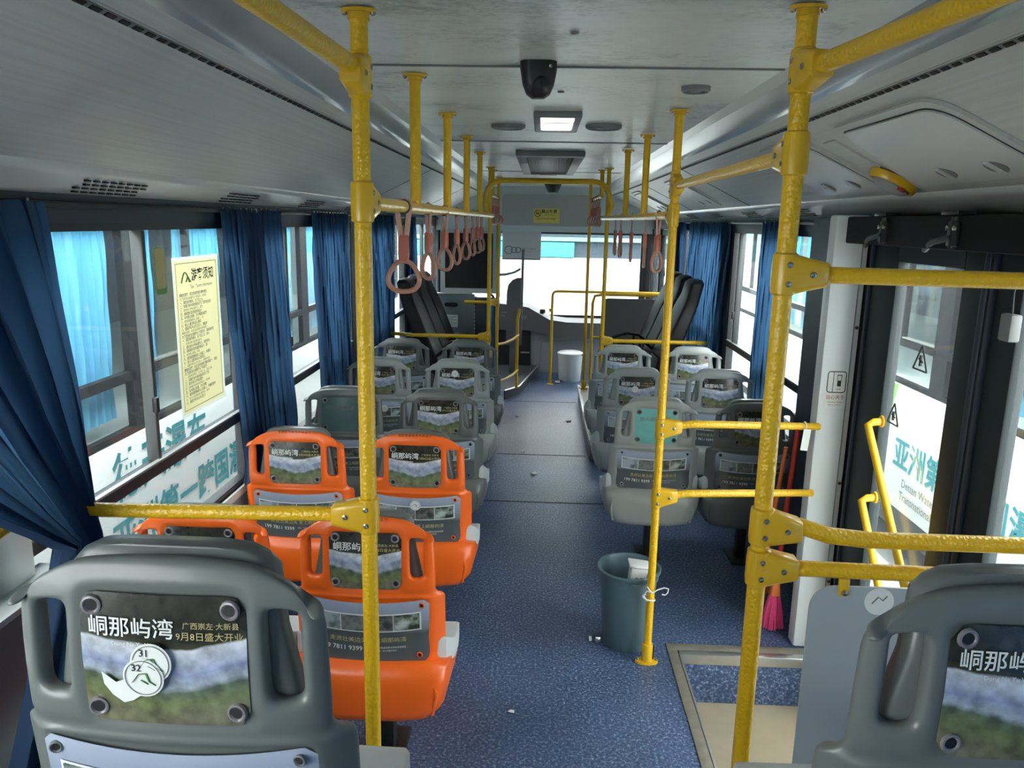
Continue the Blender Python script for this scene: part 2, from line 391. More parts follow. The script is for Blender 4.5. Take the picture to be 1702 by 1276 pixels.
def rrect(x0, x1, z0, z1, r, n=5):
    pts = []
    for cx, cz, a in ((x1 - r, z1 - r, 0), (x0 + r, z1 - r, PI / 2), (x0 + r, z0 + r, PI), (x1 - r, z0 + r, 1.5 * PI)):
        for i in range(n + 1):
            t = a + PI / 2 * i / n; pts.append((cx + r * math.cos(t), cz + r * math.sin(t)))
    return pts
exec_parts = []

# ================================================================= THE ROOM SHELL
XL, XR = -1.22, 1.30
YB, YF = -1.4, 9.2
XC = .04
def frame(mb, ax, x0, x1, y0, y1, z0, z1, t, m):
    """rectangular frame in a side wall (ax x) or cross wall (ax y): outer size, member width t"""
    if ax == 'x':
        mb.b2((x0, y0, z0), (x1, y1, z0 + t), m); mb.b2((x0, y0, z1 - t), (x1, y1, z1), m)
        mb.b2((x0, y0, z0 + t), (x1, y0 + t, z1 - t), m); mb.b2((x0, y1 - t, z0 + t), (x1, y1, z1 - t), m)
    else:
        mb.b2((x0, y0, z0), (x1, y1, z0 + t), m); mb.b2((x0, y0, z1 - t), (x1, y1, z1), m)
        mb.b2((x0, y0, z0 + t), (x0 + t, y1, z1 - t), m); mb.b2((x1 - t, y0, z0 + t), (x1, y1, z1 - t), m)

# floor with the stair well by the rear door
WX, WY0, WY1 = .60, 1.30, 2.86
b = MB()
b.b2((XL - .06, YB, -.06), (WX, YF, 0), 'floor'); b.b2((WX, WY1, -.06), (XR + .05, YF, 0), 'floor'); b.b2((WX, YB, -.06), (XR + .05, WY0, 0), 'floor')
struct('floor', b)
b = MB(); b.b2((WX, WY1, -.21), (XR + .05, WY1 + .04, -.061), 'floor'); b.b2((WX - .04, WY0, -.21), (WX, WY1 + .04, -.061), 'floor'); b.b2((WX, WY0 - .04, -.21), (XR + .05, WY0, -.061), 'floor')
struct('wall_stairwell', b)
b = MB(); b.b2((WX - .04, WY0 - .04, -.25), (XR + .05, WY1 + .04, -.211), 'tan'); struct('floor_step', b)
b = MB(); b.b2((WX - .045, WY0, .0005), (WX - .005, WY1 + .03, .006), 'dull_trim', .002); b.b2((WX - .045, WY1 + .03, .0005), (XR, WY1 + .08, .006), 'dull_trim', .002)
b.b2((WX - .004, WY0, -.03), (WX + .004, WY1, .008), 'alu'); b.b2((WX, WY1 - .008, -.035), (XR, WY1 + .028, .008), 'alu', .002)
struct('trim_1', b)
# raised rear platforms that carry the nearest seats
b = MB(); b.b2((XL, YB, .001), (-.26, 1.42, .425), 'floor', .006); struct('floor_rear_left', b)
b = MB(); b.b2((.36, YB, .001), (XR, 1.28, .425), 'floor', .006); struct('floor_rear_right', b)
b = MB()
for y in (4.55, 5.55, 7.3): b.b2((-.36 if y < 5.5 else -.3, y, .0003), (.5 if y < 5.5 else .36, y + .012, .0022), 'rubber')
struct('trim_2', b)
# low wheel boxes under the side benches, and the step to the driver
b = MB(); b.b2((.385, 5.45, .001), (XR, 7.4, .15), 'dull_trim', .006); b.b2((.375, 5.44, .12), (.40, 7.41, .156), 'alu', .003); struct('floor_front_right', b)
b = MB(); b.b2((XL, 5.55, .001), (-.34, 7.35, .10), 'floor', .006); b.prism([(XL, 7.36), (-.33, 7.36), (-.20, 7.6), (-.02, 8.75), (-.02, YF - .05), (XL, YF - .05)], 'z', .001, .085, 'bus_skirt'); b.tube([(-.335, 7.37, .085), (-.20, 7.6, .085), (-.025, 8.72, .085)], .008, 'alu', 6); struct('floor_front_left', b)

# ceiling
CZ = 2.10
b = MB(); b.b2((-.56, YB, CZ), (.64, YF, CZ + .04), 'ceiling'); struct('ceiling', b)
b = MB()
for y in (-.2, 2.09, 3.98, 6.3): b.b2((-.52, y, CZ - .004), (.60, y + .012, CZ - .0005), 'grille', .001)
struct('trim_3', b)
# cove + duct on both sides
def duct(sgn, x0, name):
    """profile runs from the ceiling edge x0 outwards and down to the wall"""
    X = lambda d: x0 + sgn * d
    xw = XL if sgn < 0 else XR
    yb, yf = YB, YF - .25
    segs = [([(0, 2.10), (.035, 2.087)], 'white_trim'), ([(.035, 2.087), (.075, 2.052), (.105, 2.046), (.125, 2.043)], 'cove'),
            ([(.125, 2.043), (.15, 2.030), (.160, 2.024)], 'duct'), ([(.163, 2.0225), (.575, 1.822)], 'duct'),
            ([(.575, 1.822), (.585, 1.806), (.60, 1.80), (abs(xw - x0) - .03, 1.762), (abs(xw - x0), 1.757)], 'white_trim')]
    k = 0
    for pts, m in segs:
        b = MB(); th = .012
        lo = [(X(d), z) for d, z in pts]; hi = [(X(d) + sgn * 0.0, z + th) for d, z in pts][::-1]
        b.prism(lo + hi, 'y', yb, yf, m, smooth=True)
        if k == 3:                                   # dark slotted strip along the top of the duct panel
            for i in range(260):
                y = yb + .06 + i * .042
                if y + .05 > yf: break
                b.box((X(.172), y + .02, 2.0165), (.009, .026, .004), 'dark', rot=Matrix.Rotation(sgn * .45, 3, 'Y'))
            b.box((X(.172), (yb + yf) / 2, 2.0182), (.013, yf - yb, .003), 'grille', rot=Matrix.Rotation(sgn * .45, 3, 'Y'))
        if k == 4:                                   # groups of holes that blow air
            for yy in ((2.09, 2.99, 3.92, 4.8, 5.7, .9) if sgn < 0 else (3.85, 4.75, 5.7, 6.6)):
                for r in range(4):
                    for c in range(8):
                        d = .612 + r * .016; z = 1.80 - (d - .60) * .58
                        b.box((X(d), yy - .16 + c * .04 + (r % 2) * .02 , 1.7955 - (d - .6) / (abs(xw - x0) - .63) * .038), (.008, .02, .004), 'dark')
        struct('trim_%d' % ((4 if sgn < 0 else 10) + k), b); k += 1
duct(-1, -.52, 'left'); duct(1, .60, 'right')
for i, (x0, sg) in enumerate(((-.52, -1), (.60, 1))):
    b = MB()
    for y in (1.0, 4.9, 7.2) if sg < 0 else (4.55, 6.3, 7.9):
        b.box((x0 + sg * .375, y, 1.9185), (.44, .006, .004), 'grille', rot=Matrix.Rotation(sg * .4532, 3, 'Y'))
    struct('trim_%d' % (30 + i), b)

# ---- side walls
ZS, ZB, ZT = .62, .905, 1.685           # sill, cross bar, top of the glass
def side_wall(sgn, wins, pillars, low_runs, name):
    x = XL if sgn < 0 else XR; xo = x + sgn * .06
    b = MB()
    for y0, y1, zt in low_runs:
        b.b2((xo, y0, -.06), (x, y1, zt), 'wall_low')
    for y0, y1 in low_runs and [(r[0], r[1]) for r in low_runs]:
        b.b2((xo, y0, ZS - .03), (x - sgn * .012, y1, ZS), 'wall')
    for y0, y1 in pillars: b.b2((xo, y0, ZS), (x, y1, 1.80), 'header')
    struct(name, b)
    b = MB(); b.b2((xo, YB, ZT), (x - sgn * .004, YF, 1.80), 'header')
    b.b2((x, YB, 1.722), (x - sgn * .028, YF, 1.738), 'rubber', .003)      # curtain rail
    struct('trim_%d' % (20 if sgn < 0 else 21), b)
n_win = 0
def window(sgn, y0, y1, divs, z0=ZS, bar=True):
    global n_win
    n_win += 1; x = XL if sgn < 0 else XR; xa, xb = x + sgn * .045, x + sgn * .005
    b = MB(); frame(b, 'x', min(xa, xb), max(xa, xb), y0, y1, z0, ZT, .022, 'rubber')
    if bar:
        b.b2((min(xa, xb), y0 + .022, ZB - .022), (max(xa, xb), y1 - .022, ZB + .022), 'rubber', .004)
        b.b2((min(x + sgn * .012, x - sgn * .006), y0 + .03, ZB + .022), (max(x + sgn * .012, x - sgn * .006), y1 - .03, ZB + .030), 'grille', .002)
    for d in divs: b.b2((min(xa, xb), d - .011, ZB + .022), (max(xa, xb), d + .011, ZT - .022), 'window_bar', .004)
    f = struct('window_%d' % n_win, b)
    xg = x + sgn * .026
    g = MB(); g.b2((xg - .002, y0 + .02, z0 + .02), (xg + .002, y1 - .02, ZB - .02), 'glass') if bar else None
    yy = [y0 + .02] + sum([[d - .01, d + .01] for d in divs], []) + [y1 - .02]
    for i in range(0, len(yy), 2): g.b2((xg - .002, yy[i], (ZB + .02) if bar else z0 + .02), (xg + .002, yy[i + 1], ZT - .02), 'glass')
    struct('glass_pane', g, f)
    for d in divs:
        c = MB(); c.box((x - sgn * .008, d - .03, 1.12), (.018, .018, .05), 'black_plastic', .004); struct('latch', c, f)
side_wall(-1, None, [(YB, -1.3), (1.42, 1.66), (3.10, 3.30), (4.95, 5.15), (6.9, 7.15), (8.9, YF)], [(YB, YF, ZS)], 'wall_left')
for a in ((-1.3, 1.42, [0.1]), (1.66, 3.10, [2.36]), (3.30, 4.95, [3.70]), (5.15, 6.9, [6.0]), (7.15, 8.9, [8.0])): window(-1, *a)
side_wall(1, None, [(YB, -1.3), (1.0, 1.25), (5.42, 5.62), (7.3, 7.6), (8.92, YF)], [(YB, 1.2, ZS), (3.42, 7.6, ZS)], 'wall_right')
for a in ((-1.3, 1.0, [-.2]), (3.64, 5.42, [5.25]), (5.62, 7.3, [6.4])): window(1, *a)
# light pillar and the ledge on the left beside the nearest row
b = MB(); b.b2((XL, 1.45, .86), (XL + .035, 1.66, 1.756), 'wall', .008); struct('trim_22', b)
b = MB(); b.b2((XL, YB, .431), (XL + .09, 1.70, .85), 'wall_low', .01); b.b2((XL, YB, .85), (XL + .105, 1.72, .868), 'wall', .006); struct('trim_23', b)
# white pillar in front of the rear door
b = MB(); b.b2((1.083, 2.955, .0005), (1.213, 3.03, 1.757), 'pillar', .012); b.b2((1.1875, 2.951, .0005), (1.1895, 2.956, 1.74), 'grille')
for z in (.30, .72, 1.34): b.lathe([(.007, 0), (.006, .003), (0, .004)], 'screw', (1.199, 2.955, z), 10, Vector((0, -1, 0)))
b.b2((1.214, 3.05, .0005), (XR + .04, 3.42, 1.745), 'header')
b.b2((1.24, 3.42, .0005), (XR + .03, 3.66, 1.745), 'header')
struct('trim_24', b)

# ---- rear door, two leaves of glass in dark stiles
n_door = 0
def door_leaf(y0, y1, g0, g1, x=1.235, z0=-.2, z1=1.655, gz0=.02, gz1=1.60, m='stile'):
    global n_door; n_door += 1
    b = MB(); xa, xb = x - .02, x + .022
    b.b2((xa, y0, z0), (xb, g0, z1), m, .006); b.b2((xa, g1, z0), (xb, y1, z1), m, .006)
    b.b2((xa, g0, z0), (xb, g1, gz0), m); b.b2((xa, g0, gz1), (xb, g1, z1), m)
    b.b2((xa - .012, y0 + .004, z0), (xa + .002, y0 + .02, z1), 'header', .004); b.b2((xa - .012, y1 - .02, z0), (xa + .002, y1 - .004, z1), 'header', .004)
    f = struct('door_%d' % n_door, b)
    g = MB(); g.b2((x - .002, g0 - .004, gz0 - .004), (x + .002, g1 + .004, gz1 + .004), 'door_glass'); struct('glass_pane', g, f); return f
dl = door_leaf(2.15, 2.92, 2.29, 2.71)
for p, q in (((2.68, 1.03), (2.02, .33)), ((2.66, .755), (2.22, .26))):
    h = MB(); a = Vector((1.165, p[0], p[1])); c = Vector((1.165, q[0], q[1])); d = (c - a).normalized()
    h.tube([a + Vector((.052, 0, .015)), a + Vector((.02, 0, .012)), a, a + d * .06, c - d * .05, c, c + Vector((.05, 0, -.01))], .0135, 'yellow_cast', 12)
    h.lathe([(.022, 0), (.02, .006), (0, .008)], 'yellow_cast', (1.213, p[0], p[1] + .015), 12, Vector((-1, 0, 0)))
    struct('handle', h, dl)
dl2 = door_leaf(1.36, 2.13, 1.52, 2.00)
b = MB(); b.box((1.19, 1.99, 1.47), (.03, .05, .07), 'grille', .006); b.tube([(1.19, 1.99, 1.5), (1.192, 2.0, 1.56), (1.2, 1.98, 1.62)], .003, 'dark', 6); struct('door_switch', b, dl2)
b = MB(); b.b2((1.2, 1.24, -.2), (XR + .04, 1.355, 1.75), 'soot'); b.b2((1.215, 2.925, -.2), (XR + .04, 3.048, 1.75), 'soot')
b.b2((1.215, 1.355, 1.66), (XR + .04, 2.925, 1.755), 'soot'); b.b2((1.12, 1.25, 1.655), (1.214, 2.95, 1.750), 'soot', .006); struct('trim_25', b)
# door mechanism: hinge arms and bolts on the header
def mech(y, lab):
    t = thing('door_hinge', lab, 'door hinge', (1.12, y, 1.70))
    a = MB(); a.box((1.118, y, 1.70), (.02, .05, .07), 'black_plastic', .006); a.tube([(1.118, y, 1.66), (1.118, y, 1.745)], .012, 'black_plastic', 12)
    a.tube([(1.112, y, 1.69), (1.11, y + .1, 1.675), (1.15, y + .22, 1.65)], .009, 'black_plastic', 10); part('bracket', a, t)
    for dy in (-.018, .018):
        s = MB(); s.lathe([(.008, 0), (.007, .004), (0, .006)], 'screw', (1.108, y + dy, 1.715), 10, Vector((-1, 0, 0))); part('bolt', s, t)
    a = MB(); a.box((1.122, y, 1.755), (.05, .09, .012), 'black_plastic', .003); part('mounting_plate', a, t)
mech(2.62, 'black door hinge arm under the duct, left one above the rear door'); mech(2.18, 'black door hinge arm under the duct, right one above the rear door')

# ---- front end: windshield, header panel with sign, front door opening on the right
b = MB()
b.prism([(XL - .06, 1.60), (XR + .06, 1.60), (XR + .06, CZ + .04), (XL - .06, CZ + .04)], 'y', YF - .28, YF + .1, 'wall')
b.b2((XL - .06, YF, -.06), (XR + .06, YF + .1, .60), 'dash'); b.b2((XL - .06, YF - .02, .6), (XL + .1, YF + .1, 1.6), 'rubber'); b.b2((XR - .12, YF - .02, .6), (XR + .06, YF + .1, 1.6), 'rubber')
struct('wall_front', b)
b = MB(); b.prism(rrect(-.47, .56, 1.66, 2.01, .05), 'y', YF - .30, YF - .281, 'header_panel'); b.b2((-.47, YF - .304, 1.655), (.56, YF - .285, 1.668), 'white_trim', .003); struct('trim_26', b)
n_win += 1
b = MB(); frame(b, 'y', XL + .1, XR - .12, YF + .02, YF + .06, .60, 1.60, .025, 'rubber'); f = struct('window_%d' % n_win, b)
g = MB(); g.b2((XL + .12, YF + .035, .62), (XR - .14, YF + .04, 1.58), 'windshield'); struct('glass_pane', g, f)
fd = door_leaf(7.62, 8.24, 7.70, 8.18, x=1.26); fd2 = door_leaf(8.26, 8.88, 8.33, 8.82, x=1.26)
b = MB(); b.b2((XR - .045, 7.6, 1.66), (XR + .05, 8.92, 1.80), 'header'); struct('trim_27', b)

# ---- back end behind the camera
b = MB(); b.b2((XL - .06, YB - .08, -.06), (XR + .06, YB, CZ + .04), 'wall'); struct('wall_back', b)
# roof skin over everything, so that daylight only comes through the glass
b = MB(); b.b2((XL - .07, YB - .09, CZ + .041), (XR + .07, YF + .11, CZ + .09), 'bus_body')
b.b2((XL - .07, YB - .09, 1.80), (XL - .061, YF + .11, CZ + .09), 'bus_body'); b.b2((XR + .061, YB - .09, 1.80), (XR + .07, YF + .11, CZ + .09), 'bus_body'); struct('trim_28', b)

# ================================================================= OUTSIDE
b = MB(); b.b2((-14, -12, -.80), (16, 26, -.75), 'asphalt'); struct('ground', b)
def bus(label, X, sgn, y0, y1, group=None, curtains=(), texts=(), greens=(), big_windows=(), depth=2.4):
    """bus parked alongside; its near side is the plane x=X, facing -sgn"""
    xo = X + sgn * depth; t = thing('bus', label, 'bus', ((X + xo) / 2, (y0 + y1) / 2, -.75))
    lo, hi = min(X, xo), max(X, xo)
    b = MB(); b.b2((lo, y0, -.28), (hi, y1, ZS - .0), 'bus_body', .03); b.b2((lo, y0, ZT + .02), (hi, y1, 2.25), 'bus_body', .06)
    b.b2((lo, y0, ZS - .05), (hi, y0 + .12, ZT + .06), 'bus_body'); b.b2((lo, y1 - .12, ZS - .05), (hi, y1, ZT + .06), 'bus_body')
    b.b2((xo, y0 + .1, ZS - .05), (xo - sgn * .05, y1 - .1, ZT + .06), 'navy_panel')
    part('body', b, t)
    b = MB(); b.b2((lo + .1, y0 + .2, -.5), (hi - .1, y1 - .2, -.281), 'bus_skirt'); part('chassis', b, t)
    for wy_ in (y0 + 1.6, y1 - 2.2):
        for xx in (X + sgn * .22, xo - sgn * .22):
            b = MB(); b.lathe([(.0, -.12), (.26, -.12), (.30, -.09), (.30, .09), (.26, .12), (0, .12)], 'rubber', (xx, wy_, -.45), 28, Vector((1, 0, 0))); part('wheel', b, t)
    xa, xb = sorted((X + sgn * .01, X + sgn * .05))
    for wi, (a, c) in enumerate(big_windows):
        b = MB(); frame(b, 'x', xa, xb, a, c, ZS, ZT + .01, .03, 'soot'); b.b2((xa, a, ZB - .02), (xb, c, ZB + .03), 'soot')
        mid = a + (c - a) * .48; b.b2((xa, mid - .015, ZB), (xb, mid + .015, ZT), 'soot'); b.b2((xa - sgn * .002 * 0, a + .03, ZB + .035), (xb, mid - .02, ZB + .045), 'alu')
        b.b2((xa, c, ZS), (xb, c + .12, ZT + .02), 'soot')
        w_ = part('window', b, t); g = MB(); g.b2((X + sgn * .028, a + .02, ZS + .02), (X + sgn * .032, c - .02, ZT), 'glass'); part('glass_pane', g, w_)
    for (a, c) in curtains:
        part('curtain', pleats(X + sgn * .075, a, c, ZB - .2, ZT - .01, 'bus_curtain', amp=.018, k=max(2, int((c - a) / .07))), t, 'pale blue pleated curtain')
    for (s, size, yc, zc, m) in texts:
        b = MB(); b.text(s, size, (X - sgn * .004, yc, zc), (0, -sgn, 0), (0, 0, 1), m, bold=.02 if size > .1 else 0); part('lettering', b, t)
    for (pts, m) in greens:
        b = MB(); b.prism(pts, 'x', X - sgn * .003, X, m); part('stripe', b, t)
    return t
def pleats(x, y0, y1, z0, z1, m, amp=.02, k=8, tie=None, lean=0.0):
    """hanging pleated cloth in the plane x; tie=(z, ya, yb): gathered to ya..yb at height z"""
    NS, NZ = k * 8, 26; vs = []; fs = []
    ph = [random.uniform(-.5, .5) for _ in range(k + 1)]
    for j in range(NZ + 1):
        z = z1 + (z0 - z1) * j / NZ
        if tie:
            tz, ta, tb = tie
            if z >= tz: u = ((z1 - z) / (z1 - tz)) ** 1.3
            else: u = 1 - .35 * (tz - z) / max(.01, tz - z0)
            a = y0 + (ta - y0) * u; c = y1 + (tb - y1) * u
        else:
            u = .5 - .5 * math.cos(PI * j / NZ); a = y0 + .02 * u; c = y1 - .02 * u
        xl = x + lean * min(1, (z1 - z) / (z1 - (tie[0] if tie else z0)))
        for i in range(NS + 1):
            s = i / NS; q = s * k; kk = int(min(q, k - 1e-6)); pj_ = ph[kk] * (1 - (q - kk)) + ph[kk + 1] * (q - kk)
            A_ = amp * (.75 + .5 * math.sin(s * 9 + 1)) * (.55 + .45 * min(1, j / 5))
            xx = xl + A_ * math.sin(2 * PI * (q + .25 * pj_)) + .004 * math.sin(q * 17 + j * .5)
            y = a + (c - a) * (s + .25 / k * math.sin(4 * PI * q) * .5 + .01 * pj_ * math.sin(j * .25))
            vs.append((xx, y, z + .003 * math.sin(q * 2 * PI)))
    for j in range(NZ):
        for i in range(NS):
            a = j * (NS + 1) + i; fs.append([a, a + 1, a + NS + 2, a + NS + 1])
    b = MB(); b.recalc = False; b.add(vs, fs, m); return b
LB = -2.05
bus('white bus with teal lettering parked close along the left windows', LB, -1, .2, 11.2,
    big_windows=[(.6, 2.08), (2.2, 3.78), (3.90, 5.10), (5.22, 6.6), (6.72, 8.1), (8.22, 9.6), (9.7, 10.9)],
    curtains=[(2.5, 3.70), (4.0, 4.14), (4.42, 5.04), (5.3, 5.7), (6.0, 6.5), (6.8, 8.0), (8.3, 9.5)],
    texts=[('德天瀑布', .265, 4.00, .42, 'teal_ink'), ('亚洲第一跨国瀑布', .235, 4.36, .10, 'teal_ink'), ('Detian Waterfall Asia No.1 Transnational Waterfall', .07, 4.5, -.10, 'grey_ink')])
RB = 2.60
bus('white bus with green and teal markings seen through the rear door', RB, 1, 2.2, 12.2,
    big_windows=[(2.6, 3.9), (4.02, 5.0), (5.12, 6.2), (6.3, 7.6), (7.7, 9.0), (9.1, 10.6)],
    curtains=[(2.7, 3.25), (3.4, 3.9), (4.1, 4.3), (6.0, 6.7), (7.0, 8.0), (8.2, 9.2)],
    texts=[('亚洲第一跨国瀑布', .235, 4.56, .12, 'teal_ink'), ('Detian Waterfall Asia No.1', .085, 4.86, -.06, 'grey_ink'), ('Transnational Waterfall', .085, 4.94, -.155, 'grey_ink')],
    greens=[([(5.95, .61), (5.55, .61), (5.75, .05), (6.1, -.28), (6.5, -.28)], 'bus_green')])
# bus across the front
t = thing('bus', 'white bus with a teal window band standing crosswise beyond the windshield', 'bus', (0, 13.6, -.75))
b = MB(); b.b2((-6, 12.4, -.28), (6.5, 14.8, 1.16), 'bus_body', .03); b.b2((-6, 12.4, 1.75), (6.5, 14.8, 2.35), 'bus_body', .05); b.b2((-6, 12.46, 1.16), (6.5, 14.7, 1.75), 'navy_panel'); part('body', b, t)
b = MB(); b.b2((-6, 12.40, 1.17), (.5, 12.455, 1.40), 'bus_teal'); b.b2((-6, 12.40, 1.42), (6.5, 12.455, 1.48), 'teal_ad'); part('window_band', b, t)
b = MB(); b.b2((-5.9, 12.6, -.6), (6.4, 14.6, -.281), 'bus_skirt'); part('chassis', b, t)
for x in (-4, 4.2):
    b = MB(); b.lathe([(.0, -.12), (.26, -.12), (.30, -.09), (.30, .09), (.26, .12), (0, .12)], 'rubber', (x, 12.62, -.45), 28, Vector((0, 1, 0))); part('wheel', b, t)
# the strip of the far bus behind the front door

# ================================================================= SEATS
def backy(x, z):
    """how far forward the rear face of the seat back lies (plain surface, no recess)"""
    ax = abs(x)
    pr = [(.24, .035), (.30, .012), (.36, .012), (.42, .02), (.50, .018), (.62, .006), (.64, .004), (.75, 0), (.84, .004), (.885, .018), (.92, .03)]
    y = pr[-1][1]
    for (a, ya), (c, yc) in zip(pr, pr[1:]):
        if z <= c:
            u = max(0, (z - a) / (c - a)); y = ya + (yc - ya) * u; break
    return y + .45 * ax * ax + 2.6 * max(0, ax - .17) ** 1.5
ax_ = abs
def shell_mesh(m):
    cu = [0, .05, .098, .112, .129, .173, .189, .203]       # upper columns
    cl = [0, .07, .135, .172, .184, .203, .215, .228]       # lower columns
    rows = [.884, .868, .852, .838, .826, .80, .76, .72, .695, .676, .662, .652, .644, .636, .628, .612, .54, .48, .438, .424, .405, .37, .33, .29, .262, .245]
    top_drop = [0, .001, .006, .009, .014, .034, .048, .07]
    top_in = [1, 1, 1, 1, 1, .97, .93, .90]
    V = {}; bm = bmesh.new()
    nc = len(cu); nr = len(rows)
    for j, z in enumerate(rows):
        if z > .648: cols = cu
        elif z < .64: cols = cl
        else: cols = [(a + c) / 2 for a, c in zip(cu, cl)]
        for i in range(-nc + 1, nc):
            k = abs(i); x = cols[k]; zz = z
            if z > .70: x = x * (1 - .03 * (1 - (.884 - z) / .18)) if z > .70 else x
            if j <= 4:
                u = 1 - j / 5; zz = z - top_drop[k] * u; x *= 1 - (1 - top_in[k]) * u
            if z < .40: x *= 1 - .10 * (.40 - z) / .16
            if z in (.644, .636): x *= .975
            y = backy(x, zz)
            up_in = k <= 2 and .658 < z < .846
            lo_in = k <= 3 and .43 < z < .630
            if up_in: y += .007
            if lo_in: y += .007
            if .643 < z < .654: y += .004
            if z < .40 and ax_(x) < .15: y -= .020 * math.sin(PI * min(1, (.40 - z) / .13) * .5) * (1 - (abs(x) / .15) ** 4)                     # waist groove
            V[(i, j)] = bm.verts.new((x if i >= 0 else -x, y, zz))
    for j in range(nr - 1):
        for i in range(-nc + 1, nc - 1):
            k = min(abs(i), abs(i + 1))
            if k == 4 and 4 <= j < 8: continue                # hand holes
            bm.faces.new((V[(i, j)], V[(i + 1, j)], V[(i + 1, j + 1)], V[(i, j + 1)]))
    bmesh.ops.recalc_face_normals(bm, faces=bm.faces)
    if sum(f.normal.y for f in bm.faces) > 0: bmesh.ops.reverse_faces(bm, faces=bm.faces)
    me = bpy.data.meshes.new('t'); bm.to_mesh(me); bm.free()
    o = bpy.data.objects.new('t', me); COL.objects.link(o)
    so = o.modifiers.new('s', 'SOLIDIFY'); so.thickness = .026; so.offset = -1; so.use_even_offset = False
    su = o.modifiers.new('u', 'SUBSURF'); su.levels = 2; su.render_levels = 2
    dg = bpy.context.evaluated_depsgraph_get(); r = bpy.data.meshes.new_from_object(o.evaluated_get(dg))
    vs = [v.co.copy() for v in r.vertices]; fs = [list(p.vertices) for p in r.polygons]
    bpy.data.objects.remove(o); bpy.data.meshes.remove(me); bpy.data.meshes.remove(r)
    b = MB(); b.add(vs, fs, m)
    # scooped underside of the shell that carries the cushion
    def sec(y, hw, zb, zt, cr):
        return [(-hw * 1.0, y, zt), (-hw, y, zt - (zt - zb) * .35), (-hw * .93, y, zb + (zt - zb) * .22), (-hw * .78, y, zb + .004), (-hw * .4, y, zb - cr), (0, y, zb - cr * 1.2),
                (hw * .4, y, zb - cr), (hw * .78, y, zb + .004), (hw * .93, y, zb + (zt - zb) * .22), (hw, y, zt - (zt - zb) * .35), (hw * 1.0, y, zt), (hw * .5, y, zt + .005), (-hw * .5, y, zt + .005)]
    b.loft([sec(-.012, .145, .268, .35, 0), sec(-.008, .19, .252, .385, .004), sec(.012, .226, .246, .42, .008), sec(.05, .2385, .244, .425, .008), sec(.13, .2385, .247, .392, .008), sec(.2, .238, .25, .362, .006), (sec(.29, .236, .262, .338, .004)), sec(.345, .225, .285, .33, 0), sec(.36, .20, .30, .325, 0)], m)
    # arched rib on the lower back
    rib = [(-.158, .262), (-.154, .32), (-.14, .372), (-.10, .398), (0, .404), (.10, .398), (.14, .372), (.154, .32), (.158, .262)]
    b.tube([(x, backy(x, z) - .001, z) for x, z in rib], .0065, m, 8)
    for sx in (-1, 1): b.tube([(sx * .188, .006, .40), (sx * .203, .0, .33), (sx * .19, .012, .262)], .007, m, 8)
    return b
_ad = {}
def ad_surf(x, z): return backy(x, z) + .002
def sheet(b, pts2, m, off, nx=14):
    """flat poster piece cut to the rectangle pts2=(x0,x1,z0,z1), following the back"""
    x0, x1, z0, z1 = pts2; nz = max(2, int((z1 - z0) / .015)); vs = []; fs = []
    for j in range(nz + 1):
        for i in range(nx + 1):
            x = x0 + (x1 - x0) * i / nx; z = z0 + (z1 - z0) * j / nz; sag = .0
            vs.append((x, ad_surf(x, z) - off, z + sag))
    for j in range(nz):
        for i in range(nx):
            a = j * (nx + 1) + i; fs.append([a, a + 1, a + nx + 2, a + nx + 1])
    b.add(vs, fs, m)
SAG = lambda x: .45 * x * x * .9 - .004
def shaped(b, hw, z0, z1, m, off, r=.02, bow0=0.0, bow1=0.0, nx=18, nz=14):
    """rounded poster panel with bowed top and bottom edges; solid, 1.5 mm thick"""
    def P(i, j, o):
        x = -hw + 2 * hw * i / nx; u = j / nz
        lo = z0 + bow0 * (1 - (x / hw) ** 2) * -1; hi = z1 - bow1 * (1 - (x / hw) ** 2)
        e = hw - abs(x)
        c = r - math.sqrt(max(0, r * r - max(0, r - e) ** 2)) if e < r else 0
        lo += c; hi -= c; z = lo + (hi - lo) * u
        return (x, ad_surf(x, z) - off + o, z)
    vs = []; fs = []
    for j in range(nz + 1):
        for i in range(nx + 1): vs.append(P(i, j, 0))
    for j in range(nz):
        for i in range(nx):
            a = j * (nx + 1) + i; fs.append([a, a + 1, a + nx + 2, a + nx + 1])
    b.recalc = False; b.add(vs, fs, m)
def upper_ad(m='upper_ad'):
    b = MB(); shaped(b, .104, .664, .838, m, .0)
    f = lambda e: (lambda p: Vector((p.x, ad_surf(p.x, p.z) - e, p.z)))
    ink = 'white_ink'
    if m == 'upper_ad':
        b.text('峒那屿湾', .0275, (-.038, 0, .793), (1, 0, .0), (0, 0, 1), ink, f(.0018), bold=.01)
        b.text('Dong Na Yu Wan', .008, (-.034, 0, .773), (1, 0, 0), (0, 0, 1), ink, f(.0018))
        b.text('广西崇左·大新县', .0095, (.062, 0, .800), (1, 0, 0), (0, 0, 1), 'gold_ink', f(.0018))
        b.text('9月8日盛大开业', .0118, (.060, 0, .786), (1, 0, 0), (0, 0, 1), 'gold_ink', f(.0018))
    else:
        b.text('德天跨国之瀑', .024, (-.01, 0, .785), (1, 0, 0), (0, 0, 1), 'grey_ink', f(.0018))
    return b
